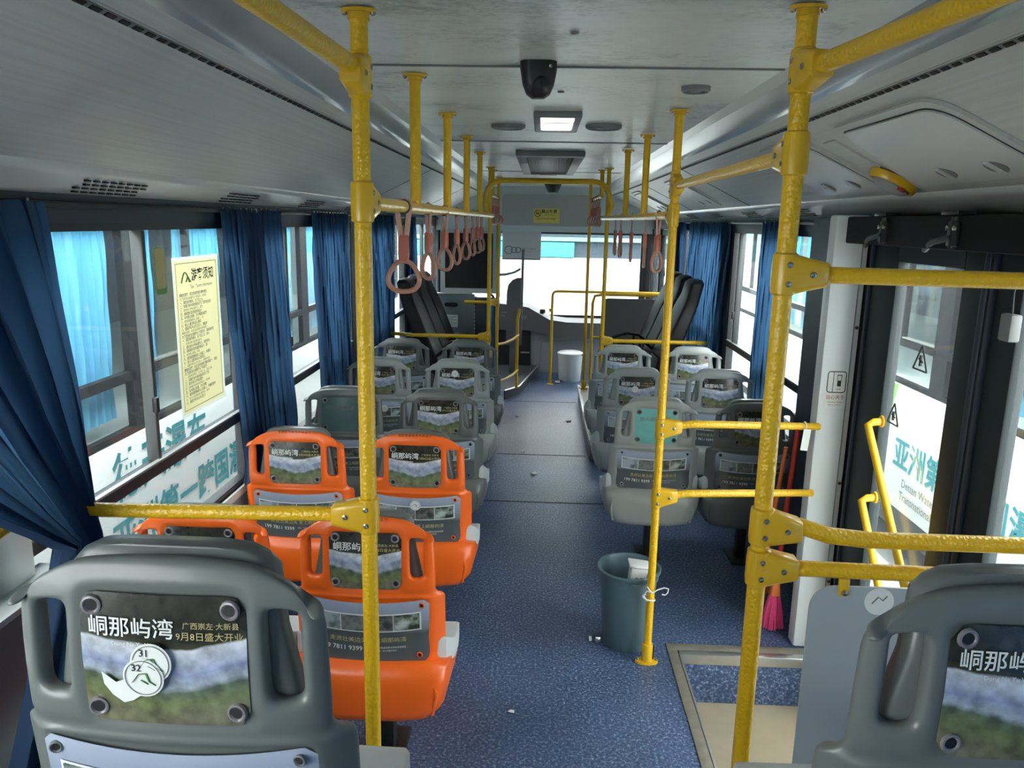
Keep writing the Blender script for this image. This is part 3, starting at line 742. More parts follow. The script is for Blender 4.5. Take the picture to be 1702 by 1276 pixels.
def lower_ad():
    b = MB(); shaped(b, .187, .420, .634, 'lower_ad', .0, r=.024, bow0=.006, bow1=.016)
    bow = lambda x: -.012 * (1 - (x / .17) ** 2)
    f = lambda e: (lambda p: Vector((p.x, ad_surf(p.x, p.z) - e, p.z + bow(p.x))))
    def strip(x0, x1, z0, z1, m, e, nx=10):
        vs = []; fs = []; nz = 3
        for j in range(nz + 1):
            for i in range(nx + 1):
                x = x0 + (x1 - x0) * i / nx; z = z0 + (z1 - z0) * j / nz
                vs.append((x, ad_surf(x, z) - e, z + bow(x)))
        for j in range(nz):
            for i in range(nx): a = j * (nx + 1) + i; fs.append([a, a + 1, a + nx + 2, a + nx + 1])
        b.add(vs, fs, m)
    strip(-.158, .158, .534, .594, 'white_ink', .0014, 24)
    for k in range(4):
        x0 = -.154 + k * .0775; strip(x0, x0 + .0745, .538, .590, 'photo%d' % (k + 1), .0026, 6)
    b.text('走进壮美边关 爱上峒那屿湾', .0185, (0, 0, .506), (1, 0, 0), (0, 0, 1), 'gold_ink', f(.0022))
    b.text('199 7811 9399', .021, (-.08, 0, .478), (1, 0, 0), (0, 0, 1), 'white_ink', f(.0022), bold=.008)
    b.text('地址：广西大新县峒那屿湾旅游度假区', .0068, (.055, 0, .482), (1, 0, 0), (0, 0, 1), 'white_ink', f(.0022))
    b.text('热线：24小时服务电话', .006, (.055, 0, .472), (1, 0, 0), (0, 0, 1), 'white_ink', f(.0022))
    return b
def screws(r=1.0):
    out = []
    for sx in (-1, 1):
        out += [(sx * .086, .821, 1.15), (sx * .088, .684, 1.15), (sx * .160, .612, .8), (sx * .152, .447, .8), (sx * .088, .412, .8)]
    return out
def make_seat(color, tealtop=False, name='passenger_seat'):
    t = thing(name, '-', 'seat')
    part('seat_shell', shell_mesh(color), t, {'orange': 'orange plastic shell'}.get(color), 60)
    part('upper_advert', upper_ad('upper_ad' if not tealtop else tealtop), t, sharp=0)
    part('lower_advert', lower_ad(), t, sharp=0)
    for x, z, s in screws():
        y = ad_surf(x, z); nb = Vector((-.9 * x * 1.4, -1, 0)).normalized()
        b = MB(); b.lathe([(.0, .0012), (.0062 * s, .0012), (.0066 * s, .0025), (.0085 * s, .004), (.0105 * s, .0035), (.0115 * s, 0)], color if s < 1 else 'recess_rim', (x, y - .0005, z), 16, nb)
        b.lathe([(0, .0022), (.0066 * s, .0022), (.0066 * s, .0005)], 'dark', (x, y - .0005, z), 14, nb); part('screw_recess', b, t)
    # cushions
    b = MB()
    def cs(y, hw, z0, z1): return [(p[0], y, p[1] + (.25 * max(0, abs(p[0]) - .15) ** 1.0 if p[1] > (z0 + z1) / 2 else 0)) for p in rrect(-hw, hw, z0, z1, .007, 3)]
    b.loft([cs(.052, .20, .43, .468), cs(.065, .226, .415, .472), cs(.11, .239, .385, .442), (cs(.18, .241, .352, .402)), cs(.27, .241, .332, .378), cs(.345, .236, .322, .362), cs(.37, .226, .322, .352), cs(.378, .21, .33, .345)], 'cushion')
    part('cushion', b, t, 'pale grey seat cushion')
    b = MB()
    def bs(z, hw, d): return [(p[0], backy(0, z) + .036 + p[1] + (.45 * p[0] * p[0]), z) for p in rrect(-hw, hw, -.016, .022 + d, .014, 3)]
    b.loft([bs(.47, .16, 0), bs(.49, .185, .01), bs(.6, .19, .006), bs(.66, .165, .004), bs(.78, .14, .002), bs(.858, .132, .0), bs(.874, .118, -.004), bs(.883, .10, -.006), bs(.887, .07, -.008)], color if color != 'orange' else 'dark_shell')
    part('back_pad', b, t)
    b = MB(); b.box((.02, .2, .128), (.045, .06, .256), 'black_plastic', .006); b.box((.02, .2, .006), (.12, .2, .012), 'black_plastic', .004); b.b2((-.16, .17, .238), (.16, .23, .262), 'black_plastic')
    part('pedestal', b, t)
    return t
def sticker(par, x, z, r, txt, logo='green_ink', off=.0055, idx=0, lab='round white sticker'):
    b = MB(); L = lambda p: Vector((p.x, ad_surf(p.x, p.z) - off, p.z)); L2 = lambda p: Vector((p.x, ad_surf(p.x, p.z) - off - .0008, p.z))
    rings = [0, .5, .92, 1.0]; vs = [L(Vector((x, 0, z)))]; fs = []
    n = 28
    for q in rings[1:]:
        for k in range(n): a = 2 * PI * k / n; vs.append(L(Vector((x + r * q * math.cos(a), 0, z + r * q * math.sin(a)))))
    for k in range(n): fs.append([0, 1 + (k + 1) % n, 1 + k])
    for g in range(2):
        for k in range(n): fs.append([1 + g * n + k, 1 + g * n + (k + 1) % n, 1 + (g + 1) * n + (k + 1) % n, 1 + (g + 1) * n + k])
    b.recalc = False; b.add(vs, fs, 'paper')
    ring = [L2(Vector((x + r * .88 * math.cos(2 * PI * k / 32), 0, z + r * .88 * math.sin(2 * PI * k / 32)))) for k in range(32)]; b.tube(ring, .0005, 'grey_ink', 4, closed=True)
    # little hill-shaped emblem
    for (px, pz), (qx, qz) in (((-.55, -.25), (-.2, .2)), ((-.2, .2), (.15, .25)), ((.15, .25), (.3, -.15)), ((-.1, -.1), (.25, -.3)), ((.3, -.15), (.6, -.35))):
        b.tube([L2(Vector((x + px * r, 0, z + pz * r))), L2(Vector((x + qx * r, 0, z + qz * r)))], .0016 * r / .03, logo, 6, flat=.3)
    if txt: b.text(txt, r * .5, (x - r * .3, 0, z + r * .5), (1, 0, 0), (0, 0, 1), 'black_ink', L2, bold=.01)
    part('sticker', b, par, lab, 0, True)
def seat_lettering(par):
    b = MB(); f = lambda p: Vector((p.x, backy(p.x, .87) - .0012 + (p.z - .872) * .55 + .001, p.z - .55 * p.x * p.x))
    b.text('祝 您 旅 途 愉 快 平 安 出 行', .0105, (0, 0, .876), (1, 0, 0), (0, 0, 1), 'black_ink', f); part('lettering', b, par, sharp=0, local=True)
S = {'o': make_seat('orange'), 'g': make_seat('grey_shell'), 'd': make_seat('dark_shell'), 't': make_seat('grey_shell', 'teal_ad'), 'u': make_seat('dark_shell', 'dull_teal_ad')}
used = set()
def seat(kind, x, y, label, group, z=0.0, rz=0.0):
    if kind not in used:
        used.add(kind); s = S[kind]; s.location = (x, y, z); s.rotation_euler = (0, 0, rz); s['label'] = label; s['group'] = group; return s
    return dup(S[kind], (x, y, z), rz, label, group)
gL, gR, gN = 'seats in rows left of the aisle', 'seats in rows right of the aisle', 'nearest pair of seats on the rear platform'
rowsL = [2.03, 2.90, 3.69, 4.54, 5.32]; rowsR = [3.63, 4.42, 5.25]; AX, WXL = -.484, -.965
places = [
 ('o', AX, rowsL[0], 'orange seat on the aisle, nearest of the orange ones, behind the yellow pole', gL),
 ('o', WXL, rowsL[0], 'orange seat by the window, mostly hidden by the big grey foreground seat', gL),
 ('o', AX, rowsL[1], 'orange seat on the aisle in the second orange row', gL),
 ('o', WXL, rowsL[1], 'orange seat by the window in the second orange row, above the yellow rail', gL),
 ('d', AX, rowsL[2], 'dark grey seat on the aisle directly ahead of the second orange row', gL),
 ('u', WXL, rowsL[2], 'dark grey window seat with a dull teal poster, ahead of the orange seats', gL),
 ('g', AX, rowsL[3], 'pale grey seat with a round sticker on its upper poster, left side of the aisle', gL),
 ('g', WXL, rowsL[3], 'pale grey seat with a sticker on its lower poster, half behind the near pole', gL),
 ('d', AX, rowsL[4], 'dark grey seat on the aisle, foremost row on the left', gL),
 ('d', WXL, rowsL[4], 'dark grey seat by the left curtains, foremost row', gL),
 ('t', .575, rowsR[0], 'grey seat with a pale teal poster behind the bucket pole', gR),
 ('d', 1.055, rowsR[0], 'dark grey seat beside the white door pillar, behind the near right pole', gR),
 ('g', .573, rowsR[1], 'grey seat with a round sticker, middle row right of the aisle', gR),
 ('g', 1.055, rowsR[1], 'grey seat by the right window in the middle row', gR),
 ('g', .573, rowsR[2], 'grey seat on the aisle in the foremost right row', gR),
 ('g', 1.055, rowsR[2], 'grey seat by the right window in the foremost row', gR)]
made = []
for k, x, y, lab, g in places:
    if x < 0 and y > 3.5: x -= .012
    made.append(seat(k, x, y, lab, g))
near = dup(S['d'], (-.450, .83, .425), -.02, 'big dark grey seat in the left foreground with stickers 31 and 32', gN)
near2 = dup(S['d'], (.592, .83, .425), .02, 'dark grey seat cut off by the right foreground edge', gN)
sticker(near, -.012, .752, .026, '31', off=.006, lab='round white sticker numbered 31'); sticker(near, -.022, .733, .026, '32', off=.0075, lab='round white sticker numbered 32')
b = MB(); L = lambda x, z: (x, ad_surf(x, z) - .004, z)
pt = [(-.078, .735), (-.06, .722), (-.046, .728), (-.03, .722), (-.03, .705), (-.04, .698), (-.052, .694), (-.066, .704), (-.076, .718)]
b.add([L(-.055, .714)] + [L(*p) for p in pt], [[0, i + 1, (i + 1) % 9 + 1] for i in range(9)], 'paper'); b.recalc = False; part('torn_paper', b, near, 'torn remains of a white sticker', local=True)
sticker(made[6], -.012, .806, .021, '', 'grey_ink'); sticker(made[7], .035, .578, .024, '', 'grey_ink')
sticker(made[12], -.012, .765, .02, '', 'grey_ink'); sticker(made[2], .0, .588, .022, '', 'black_ink')
for i in (0, 2, 3): seat_lettering(made[i])

# ================================================================= YELLOW POLES AND RAILS
def flange(b, x, y, z, sgn, m='yellow_cast'):
    b.prism([(x + .016 * math.cos(a) * (2.1 if abs(math.cos(a)) > .3 else 1.2), y + .016 * math.sin(a) * 1.2) for a in [i * PI / 8 for i in range(16)]], 'z', z, z + sgn * .006, m)
    b.lathe([(.021, 0), (.019, .012), (.016, .014)], m, (x, y, z + (sgn * .005 if sgn > 0 else -.019)), 18)
def pole(name, x, y, z0, z1, r, label, group=None, floor=False, ceil=True, cat='pole', m='yellow'):
    t = thing(name, label, cat, (x, y, z0), group=group)
    b = MB(); b.tube([(x, y, z0 + .001), (x, y, z1 - .004)], r, m, 18); part('tube', b, t)
    if ceil:
        b = MB(); flange(b, x, y, z1 - .0045, -1); part('ceiling_flange', b, t)
        for sx in (-1, 1):
            b = MB(); b.lathe([(.0055, 0), (.005, -.004), (0, -.006)], 'screw', (x + sx * .027, y, z1 - .0105), 10); part('bolt', b, t)
    if floor:
        b = MB(); b.prism([(x + .045 * math.cos(a), y + .026 * math.sin(a)) for a in [i * PI / 12 for i in range(24)]], 'z', z0 + .0005, z0 + .01, 'yellow_cast')
        b.lathe([(r * 1.45, .008), (r * 1.45, .075), (r * 1.3, .082), (r * 1.02, .083)], 'yellow_cast', (x, y, z0), 20)
        b.box((x + r * 1.5, y, z0 + .045), (.006, .014, .055), 'dark'); part('floor_flange', b, t)
        for sx in (-1, 1):
            b = MB(); b.lathe([(.006, 0), (.005, .005), (0, .007)], 'screw', (x + sx * .036, y, z0 + .01), 10); part('bolt', b, t)
    return t
def clamp(par, p, d, r, L=.075):
    """cast sleeve around a pole at p, tapering along direction d to the rail"""
    p = Vector(p); d = Vector(d).normalized(); b = MB()
    b.lathe([(r * 1.02, -.040), (r * 1.28, -.037), (r * 1.34, -.02), (r * 1.34, .02), (r * 1.28, .037), (r * 1.02, .040)], 'yellow_cast', p, 22)
    side = d.cross(Vector((0, 0, 1))).normalized(); secs = []
    for s, h, w_ in ((0, .036, r * 1.30), (r * 1.2, .036, r * 1.30), (L * .6, .030, r * 1.24), (L, .0235, r * 1.22), (L + .003, .020, r * 1.1)):
        secs.append([p + d * s + side * (q[0] * w_) + Vector((0, 0, q[1] * h)) for q in [(x, z) for x, z in rrect(-1, 1, -1, 1, .45, 4)]])
    b.loft(secs, 'yellow_cast'); c = part('clamp', b, par)
    sg = side if side.y < 0 or (abs(side.y) < .3 and side.x * (-p.x) > 0) else -side
    for s, h in ((.002, .018), (.002, -.018), (L * .62, 0)):
        q = MB(); q.lathe([(.0058, -.001), (.0058, .0015), (.0032, .0022), (.0026, .0006), (0, .0006)], 'screw', p + d * s + Vector((0, 0, h)) + sg * (r * 1.34 - .0004), 12, sg); part('screw', q, c)
def rail(name, path, r, label, cat='rail', clamps=(), group=None, m='yellow', base=None):
    t = thing(name, label, cat, base or path[0], group=group)
    b = MB(); b.tube(path, r, m, 16); part('tube', b, t)
    for p, d, rr in clamps: clamp(t, p, d, rr)
    return t
RL, RR = -.358, .448
R1, R2 = .0172, .0150
pole('grab_pole', RL, 1.55, 0, CZ, R1, 'tall yellow pole nearest the camera on the left of the aisle', floor=True)
pole('grab_pole', .462, 1.50, 0, CZ, .0182, 'tall yellow pole nearest the camera on the right, at the stair well', floor=False)
pole('grab_pole', .458, 2.80, 0, CZ, R2, 'yellow pole tied with white string beside the grey-green bucket', floor=True)
pole('grab_pole', -.392, 5.77, .101, CZ, R2, 'yellow pole at the end of the left seats carrying a low rail', floor=True)
pole('grab_pole', .458, 5.68, .151, CZ, R2, 'yellow pole in front of the foremost right row with a low rail to the window', floor=True)
pole('grab_pole', -.40, 7.02, .101, CZ, R2, 'yellow pole beside the driver partition on the left', floor=True)
pole('grab_pole', .425, 7.25, .151, CZ, R2, 'yellow pole by the grey panel before the front door', floor=True)
orn = ['nearest', 'second', 'third', 'fourth', 'fifth']
ZR = 1.742
for i, y in enumerate([2.20, 2.96, 3.74, 4.55]):
    pole('hanger_pole', RL - .004 * i, y, ZR + .01, CZ, R2, orn[i] + ' short yellow hanger from the ceiling to the left strap rail', 'hangers of the left strap rail')
for i, y in enumerate([3.55, 4.27]):
    pole('hanger_pole', RR - .008 * i, y, ZR + .01, CZ, R2, orn[i] + ' short yellow hanger from the ceiling to the right strap rail', 'hangers of the right strap rail')
for x, y, lab in ((-.395, 6.08, 'short yellow hanger just beyond the arched rail, left side'), (.425, 5.88, 'short yellow hanger just beyond the arched rail, right side')):
    pole('hanger_pole', x, y, 1.915, CZ, R2, lab)
# horizontal rails
rail('strap_rail', [(RL, 1.57, ZR), (-.366, 3, ZR + .003), (-.385, 5.95, ZR + .008)], R2, 'long yellow rail carrying the left row of hand straps', 'rail', [((RL, 1.55, ZR), (0, 1, 0), R1)])
rail('strap_rail', [(.455, 2.82, ZR), (.44, 4.2, ZR), (.425, 5.7, ZR + .005)], R2, 'long yellow rail carrying the right row of hand straps', 'rail', [((.458, 2.80, ZR), (0, 1, 0), R2)])
rail('ceiling_rail', [(.462, 1.52, 1.842), (.458, 2.78, 1.842)], R2, 'yellow rail joining the two right poles below the duct', 'rail', [((.462, 1.5, 1.842), (0, 1, 0), .0182), ((.458, 2.8, 1.842), (0, -1, 0), R2)])
rail('ceiling_rail', [(RL, 1.53, 1.985), (-.383, 1.0, 1.985), (-.42, .3, 1.985)], .0172, 'thick yellow rail running over the left foreground to the near left pole', 'rail', [((RL, 1.55, 1.975), (0, -1, 0), R1)])
rail('ceiling_rail', [(.464, 1.48, 1.985), (.53, 1.0, 1.985), (.62, .35, 1.985)], .0172, 'thick yellow rail running over the right foreground to the near right pole', 'rail', [((.462, 1.5, 1.985), (.13, -1, 0), .0182)])
ap = [(-.385, 5.34, 1.75), (-.395, 5.34, 1.83)] + arc((-.28, 1.87), .11, PI * .98, PI * .5, 6, 'xz', 5.34) + arc((.33, 1.87), .11, PI * .5, PI * .02, 6, 'xz', 5.34) + [(.455, 5.34, 1.83), (.43, 5.34, 1.755)]
rail('arched_rail', ap, .0185, 'arched yellow rail crossing the aisle under the ceiling', 'rail')
for x, y0, y1, lab in ((-.402, 6.05, 7.15, 'short yellow strap rail high at the front left'), (.427, 5.85, 7.3, 'short yellow strap rail high at the front right')):
    rail('strap_rail', [(x, y0, 1.905), (x, y1, 1.905)], .013, lab)
# cross rails near the camera
rail('cross_rail', [(RL, 1.55, 1.088), (-.6, 1.55, 1.084), (-.985, 1.55, 1.078)], .0158, 'yellow rail from the near left pole to the window, over the orange seats', 'rail', [((RL, 1.55, 1.088), (-1, 0, 0), R1)])
t = rail('cross_rail', [(-1.10, 1.50, 1.072), (-1.11, 1.35, 1.055), (-1.12, 1.05, 1.03)], .0158, 'short yellow rail at the left frame edge fixed to the light pillar')
b = MB(); b.lathe([(.032, 0), (.03, .008), (.018, .012), (.016, .05)], 'yellow_cast', (-1.17, 1.50, 1.07), 18, Vector((1, 0, .0))); part('wall_bracket', b, t)
rail('cross_rail', [(.47, 1.5, 1.115), (.54, 1.5, 1.113), (.60, 1.5, 1.095), (.68, 1.5, 1.088), (1.16, 1.5, 1.086), (1.195, 1.48, 1.086), (1.205, 1.43, 1.086), (1.205, 1.358, 1.086)], .0172, 'yellow rail bending down from the near right pole, upper one above the grey panel', 'rail', [((.462, 1.5, 1.112), (1, 0, -.08), .0182)])
cr2 = rail('cross_rail', [(.47, 1.5, 1.022), (1.16, 1.5, 1.012), (1.195, 1.48, 1.012), (1.205, 1.43, 1.012), (1.205, 1.358, 1.012)], .0165, 'yellow rail from which the grey panel hangs, below the bent one', 'rail', [((.462, 1.5, 1.022), (1, 0, 0), .0182)])
rail('cross_rail', [(.47, 1.5, 1.622), (1.16, 1.5, 1.616), (1.195, 1.48, 1.616), (1.205, 1.43, 1.616), (1.205, 1.358, 1.616)], .0160, 'high yellow rail with a black tie across the rear door', 'rail', [((.462, 1.5, 1.622), (1, 0, 0), .0182)])
for z, lab in ((.984, 'upper yellow rail from the bucket pole to the right window'), (.712, 'lower yellow rail from the bucket pole to the right window')):
    rail('cross_rail', [(.465, 2.80, z - .018), (.51, 2.80, z - .010), (.57, 2.80, z), (.64, 2.816, z - .003), (1.095, 2.953, z - .035)], .0142, lab, 'rail', [((.458, 2.80, z - .02), (1, 0, .12), R2)], 'rails beside the bucket pole')
rail('cross_rail', [(-.392, 5.77, .853), (-.98, 5.77, .853), (-1.03, 5.80, .850), (-1.06, 5.86, .845), (-1.21, 5.98, .83)], .0148, 'yellow rail ahead of the foremost left seats', 'rail', [((-.392, 5.77, .853), (-1, 0, 0), R2)])
rail('cross_rail', [(.458, 5.68, .858), (1.10, 5.68, .858), (1.15, 5.70, .855), (1.29, 5.80, .84)], .0148, 'yellow rail ahead of the foremost right seats', 'rail', [((.458, 5.68, .858), (1, 0, 0), R2)])
rail('cross_rail', [(-.42, 7.02, .985), (-.70, 7.02, .985)], .0140, 'short yellow rail on the driver partition', 'rail', [((-.40, 7.02, .985), (-1, 0, 0), R2)])
# ladder-like guard by the driver
t = thing('guard_rail', 'yellow guard with three rungs beside the driver place', 'rail', (-.22, 7.5, .086))
b = MB(); b.tube([(-.225, 7.5, .087), (-.225, 7.5, .78), (-.205, 7.5, .87), (-.205, 7.5, .88)], R2, 'yellow', 14); part('post', b, t)
b = MB(); b.tube([(-.19, 7.5, .84), (-.185, 7.5, 1.45)], .013, 'grille', 14); part('upper_post', b, t, 'grey upper post')
for z, m in ((1.24, 'grille'), (.60, 'yellow'), (.25, 'yellow')):
    b = MB(); b.tube([(-.40, 7.03, z - .005), (-.33, 7.15, z - .008), (-.26, 7.35, z), (-.215, 7.5, z + .02)], .012, m, 12); part('rung', b, t)
# panel under the near right rail
t = thing('hanging_panel', 'grey rounded panel hanging behind the right foreground seat', 'panel', (.88, 1.5, .0))
b = MB(); b.prism(rrect(.575, 1.19, .30, .985, .05, 6), 'y', 1.497, 1.503, 'panel_grey'); part('panel', b, t)
for x in (.64, 1.1):
    b = MB(); b.box((x, 1.497, .985), (.022, .014, .04), 'yellow_cast', .005); b.lathe([(.007, 0), (.005, .004), (0, .005)], 'screw', (x, 1.489, .975), 12, Vector((0, -1, 0))); part('bracket', b, t)
b = MB(); b.lathe([(.0, .0012), (.030, .0012), (.030, 0)], 'paper', (.715, 1.4965, .955), 28, Vector((0, -1, 0))); b.tube([(.70, 1.4948, .95), (.712, 1.4948, .965), (.722, 1.4948, .958), (.730, 1.4948, .968)], .0015, 'grey_ink', 6); part('sticker', b, t, 'round white sticker')
b = MB(); b.tube([(.95 + .0185 * 0, 1.5 + .0185 * math.cos(a), 1.617 + .0185 * math.sin(a)) for a in [i * PI / 9 for i in range(18)]], .0035, 'rubber', 8, closed=True); b.tube([(.95, 1.482, 1.60), (.93, 1.475, 1.592), (.92, 1.478, 1.588)], .002, 'rubber', 6)
one('cable_tie', b, 'black tie wound around the high rail across the rear door', 'cable tie', (.95, 1.5, 1.6))
# hand straps
def make_strap():
    t = thing('hand_strap', '-', 'hand strap')
    b = MB()
    for s in (-1, 1):
        b.tube([(s * .001, 0, .0165), (s * .012, 0, .012), (s * .0165, 0, 0), (s * .014, 0, -.02), (s * .007, 0, -.078)], .0036, 'strap', 8, flat=1.9)
    part('strap', b, t)
    b = MB(); b.loft([[(p[0], p[1], z) for p in rrect(-w_, w_, -d, d, .004, 3)] for z, w_, d in ((-.072, .010, .007), (-.076, .0135, .009), (-.12, .0145, .0095), (-.136, .0125, .009), (-.140, .008, .006))], 'sleeve'); part('sleeve', b, t)
    b = MB(); pts = []
    for i in range(36):
        a = 2 * PI * i / 36; r = .040 * (1 + .07 * math.cos(3 * (a - PI / 2)))
        pts.append((r * math.cos(a), 0, -.180 + r * math.sin(a)))
    b.tube(pts, .0068, 'ringm', 10, closed=True); part('ring', b, t)
    b = MB(); b.lathe([(.0185, -.006), (.0185, .006), (.0160, .006), (.0160, -.006), (.0185, -.006)], 'screw', (0, 0, 0), 18, Vector((0, 1, 0))); part('collar', b, t); return t
st = make_strap(); first = True
ords = ['nearest', 'second', 'third', 'fourth', 'fifth', 'sixth', 'seventh', 'eighth']
def strap(x, y, z, rz, rx, lab, grp, sc_=1.0):
    global first
    o = st if first else dup(st); first = False
    o.location = (x, y, z); o.rotation_euler = (rx, 0, rz); o['label'] = lab; o['group'] = grp
for i, (y, rz) in enumerate(zip([2.02, 2.48, 2.92, 3.36, 3.78, 4.18, 4.52, 4.84], [.25, -.95, -.75, -1.1, -1.0, -1.15, -.95, -1.1])):
    strap(RL - .003 - (y - 2) * .0065, y, ZR + (y - 2) * .002, rz, 0, 'salmon hand strap, %s of the eight on the left rail' % ords[i], 'hand straps on the left rail')
for i, (y, rz) in enumerate(zip([3.10, 3.46, 3.95, 4.45, 4.75], [.95, 1.45, 1.5, 1.3, 1.6])):
    strap(.452 - (y - 3) * .0095, y, ZR + .001, rz, 0, 'salmon hand strap, %s of the five on the right rail' % ords[i], 'hand straps on the right rail')
for i in range(5):
    strap(-.402, 6.25 + i * .2, 1.905, 1.2 - .2 * i, 0, 'hand strap in the distant front left cluster, %s from the camera' % ords[i], 'front left hand straps')
    strap(.427, 6.1 + i * .22, 1.905, -1.2 + .2 * i, 0, 'hand strap in the distant front right cluster, %s from the camera' % ords[i], 'front right hand straps')

# ================================================================= CURTAINS
gc = 'blue pleated curtains'
def curtain(x, y0, y1, z0, label, k, tie=None, m='curtain', amp=.02, lean=0.0):
    b = pleats(x, y0, y1, z0, 1.735, m, amp, k, tie, lean)
    t = thing('curtain', label, 'curtain', (x, (y0 + y1) / 2, z0), group=gc)
    part('cloth', b, t, sharp=0)
    c = MB()
    for i in range(k): c.tube([(x, y0 + (i + .5) * (y1 - y0) / k, 1.728), (x, y0 + (i + .5) * (y1 - y0) / k, 1.742)], .003, 'screw', 6)
    part('hooks', c, t)
curtain(-1.165, .75, 1.80, .66, 'dark blue curtain at the left frame edge, draped over the end of the yellow rail', 9, (1.03, 1.44, 1.555), amp=.022, lean=.20)
curtain(1.270, -1.25, .95, .60, 'added dark blue drawn curtain behind the camera on the right, dimming the rear', 26)  # out of view, added to keep window light off the nearest seats
curtain(-1.190, 2.86, 3.54, .64, 'blue curtain between the first and second left windows', 12, (.70, 2.98, 3.66), amp=.017)
curtain(-1.190, 4.02, 4.74, .64, 'blue curtain over the second left window, partly behind the near pole', 12, (.70, 4.12, 4.76), amp=.017)
curtain(-1.190, 5.36, 6.22, .64, 'bright blue curtain beside the left side bench', 14, None, amp=.017)
curtain(-1.190, 6.95, 7.3, .64, 'narrow blue curtain beyond the left side bench', 4)
curtain(1.270, 3.34, 3.62, .62, 'blue curtain next to the white door pillar', 5, amp=.016)
curtain(1.270, 3.98, 4.60, .62, 'blue curtain behind the near right pole', 7, (1.0, 4.08, 4.6), amp=.016)
curtain(1.270, 5.40, 6.85, .62, 'wide blue curtain beside the right side bench', 15, (1.1, 5.52, 6.9), amp=.016)
curtain(1.270, 7.1, 7.55, .62, 'narrow blue curtain beside the front door', 5)
b = pleats(-.46, 7.12, 7.36, .15, 1.0, 'pale_curtain', .012, 5); one('driver_curtain', b, 'dusty blue cloth hanging beside the driver partition', 'curtain', (-.46, 7.1, .15))

# ================================================================= SIDE BENCHES (black leather, facing the aisle)
def bench_seat(sg):
    """sg=-1: left side, seat faces +x"""
    t = thing('side_seat', '-', 'seat'); f = -sg            # f: direction the seat faces
    b = MB(); prof = [(-.02, .44, .055), (-.05, .56, .06), (-.11, .70, .062), (-.17, .86, .058), (-.22, .985, .052), (-.24, 1.04, .05), (-.262, 1.13, .05), (-.27, 1.155, .03)]
    def sec(x, z, th, hw):
        return [((x + q[0]) * f, q[1], z) for q in rrect(-th, th, -hw, hw, .025, 4)]
    b.loft([sec(x, z, th, hw) for (x, z, th), hw in zip(prof, [.19, .2, .205, .2, .185, .15, .145, .12])], 'leather'); part('backrest', b, t)
    b = MB(); b.loft([[(x * f, q[0], q[1]) for q in rrect(-hw, hw, z0, z1, .03, 4)] for x, hw, z0, z1 in ((-.03, .2, .33, .43), (.0, .21, .31, .445), (.3, .21, .32, .455), (.36, .2, .34, .44), (.375, .17, .36, .42))], 'leather'); part('seat_cushion', b, t)
    b = MB(); b.tube([(.0, -.215, .58), (.06 * f, -.215, .63), (.16 * f, -.215, .64), (.30 * f, -.215, .60), (.33 * f, -.215, .57)], .016, 'black_plastic', 10, flat=.8); b.tube([(.10 * f, -.215, .44), (.10 * f, -.215, .63)], .012, 'black_plastic', 8); part('armrest', b, t)
    b = MB(); b.b2((-.02 if f > 0 else -.3, -.17, .0), (.3 if f > 0 else .02, .17, .33), 'bus_skirt', .01); part('base', b, t); return t
bl = bench_seat(-1); br = bench_seat(1)
names = ['nearest', 'middle', 'farthest']
for i, y in enumerate([6.03, 6.46, 6.89]):
    o = bl if i == 0 else dup(bl); o.location = (-.80, y, .101); o['label'] = 'black leather side seat on the left facing the aisle, %s of three' % names[i]; o['group'] = 'left side seats'
for i, y in enumerate([5.94, 6.37, 6.80]):
    o = br if i == 0 else dup(br); o.location = (.90, y, .151); o['label'] = 'black leather side seat on the right facing the aisle, %s of three' % names[i]; o['group'] = 'right side seats'

# ================================================================= DRIVER AREA
t = thing('driver_partition', 'grey partition with a slot and a white label behind the driver', 'partition', (-.85, 7.1, .086))
b = MB(); b.b2((-1.18, 7.38, .087), (-.64, 7.42, 1.02), 'partition', .008); b.b2((-1.10, 7.375, 1.015), (-.66, 7.425, 1.03), 'alu', .003); b.prism(rrect(-.93, -.80, .90, .935, .017), 'y', 7.372, 7.381, 'dark'); part('panel', b, t)
b = MB(); b.prism(rrect(-.945, -.80, .70, .82, .008), 'y', 7.374, 7.380, 'paper')
for i in range(6): b.b2((-.935, 7.3728, .80 - i * .016), (-.815 - .03 * (i % 2), 7.3745, .804 - i * .016), 'grey_ink')
part('label_plate', b, t, 'white printed label')
b = MB(); b.b2((-.635, 7.385, .087), (-.42, 7.415, .99), 'navy_panel', .005)
for i in range(22): b.b2((-.642, 7.378, .18 + i * .036), (-.634, 7.386, .192 + i * .036), 'white_ink')
part('side_panel', b, t, 'dark panel with a row of pale rivets')
t = thing('partition_window', 'dark pane in a pale frame above the driver partition', 'window', (-.66, 7.40, 1.03))
b = MB(); frame(b, 'y', -.97, -.425, 7.385, 7.415, 1.031, 1.64, .045, 'wall'); part('frame', b, t)
b = MB(); b.b2((-.93, 7.395, 1.07), (-.465, 7.405, 1.60), 'leather'); part('pane', b, t, 'dark tinted pane')
b = MB(); b.b2((-.424, 7.37, .99), (-.398, 7.43, 1.76), 'wall', .005); part('post', b, t)
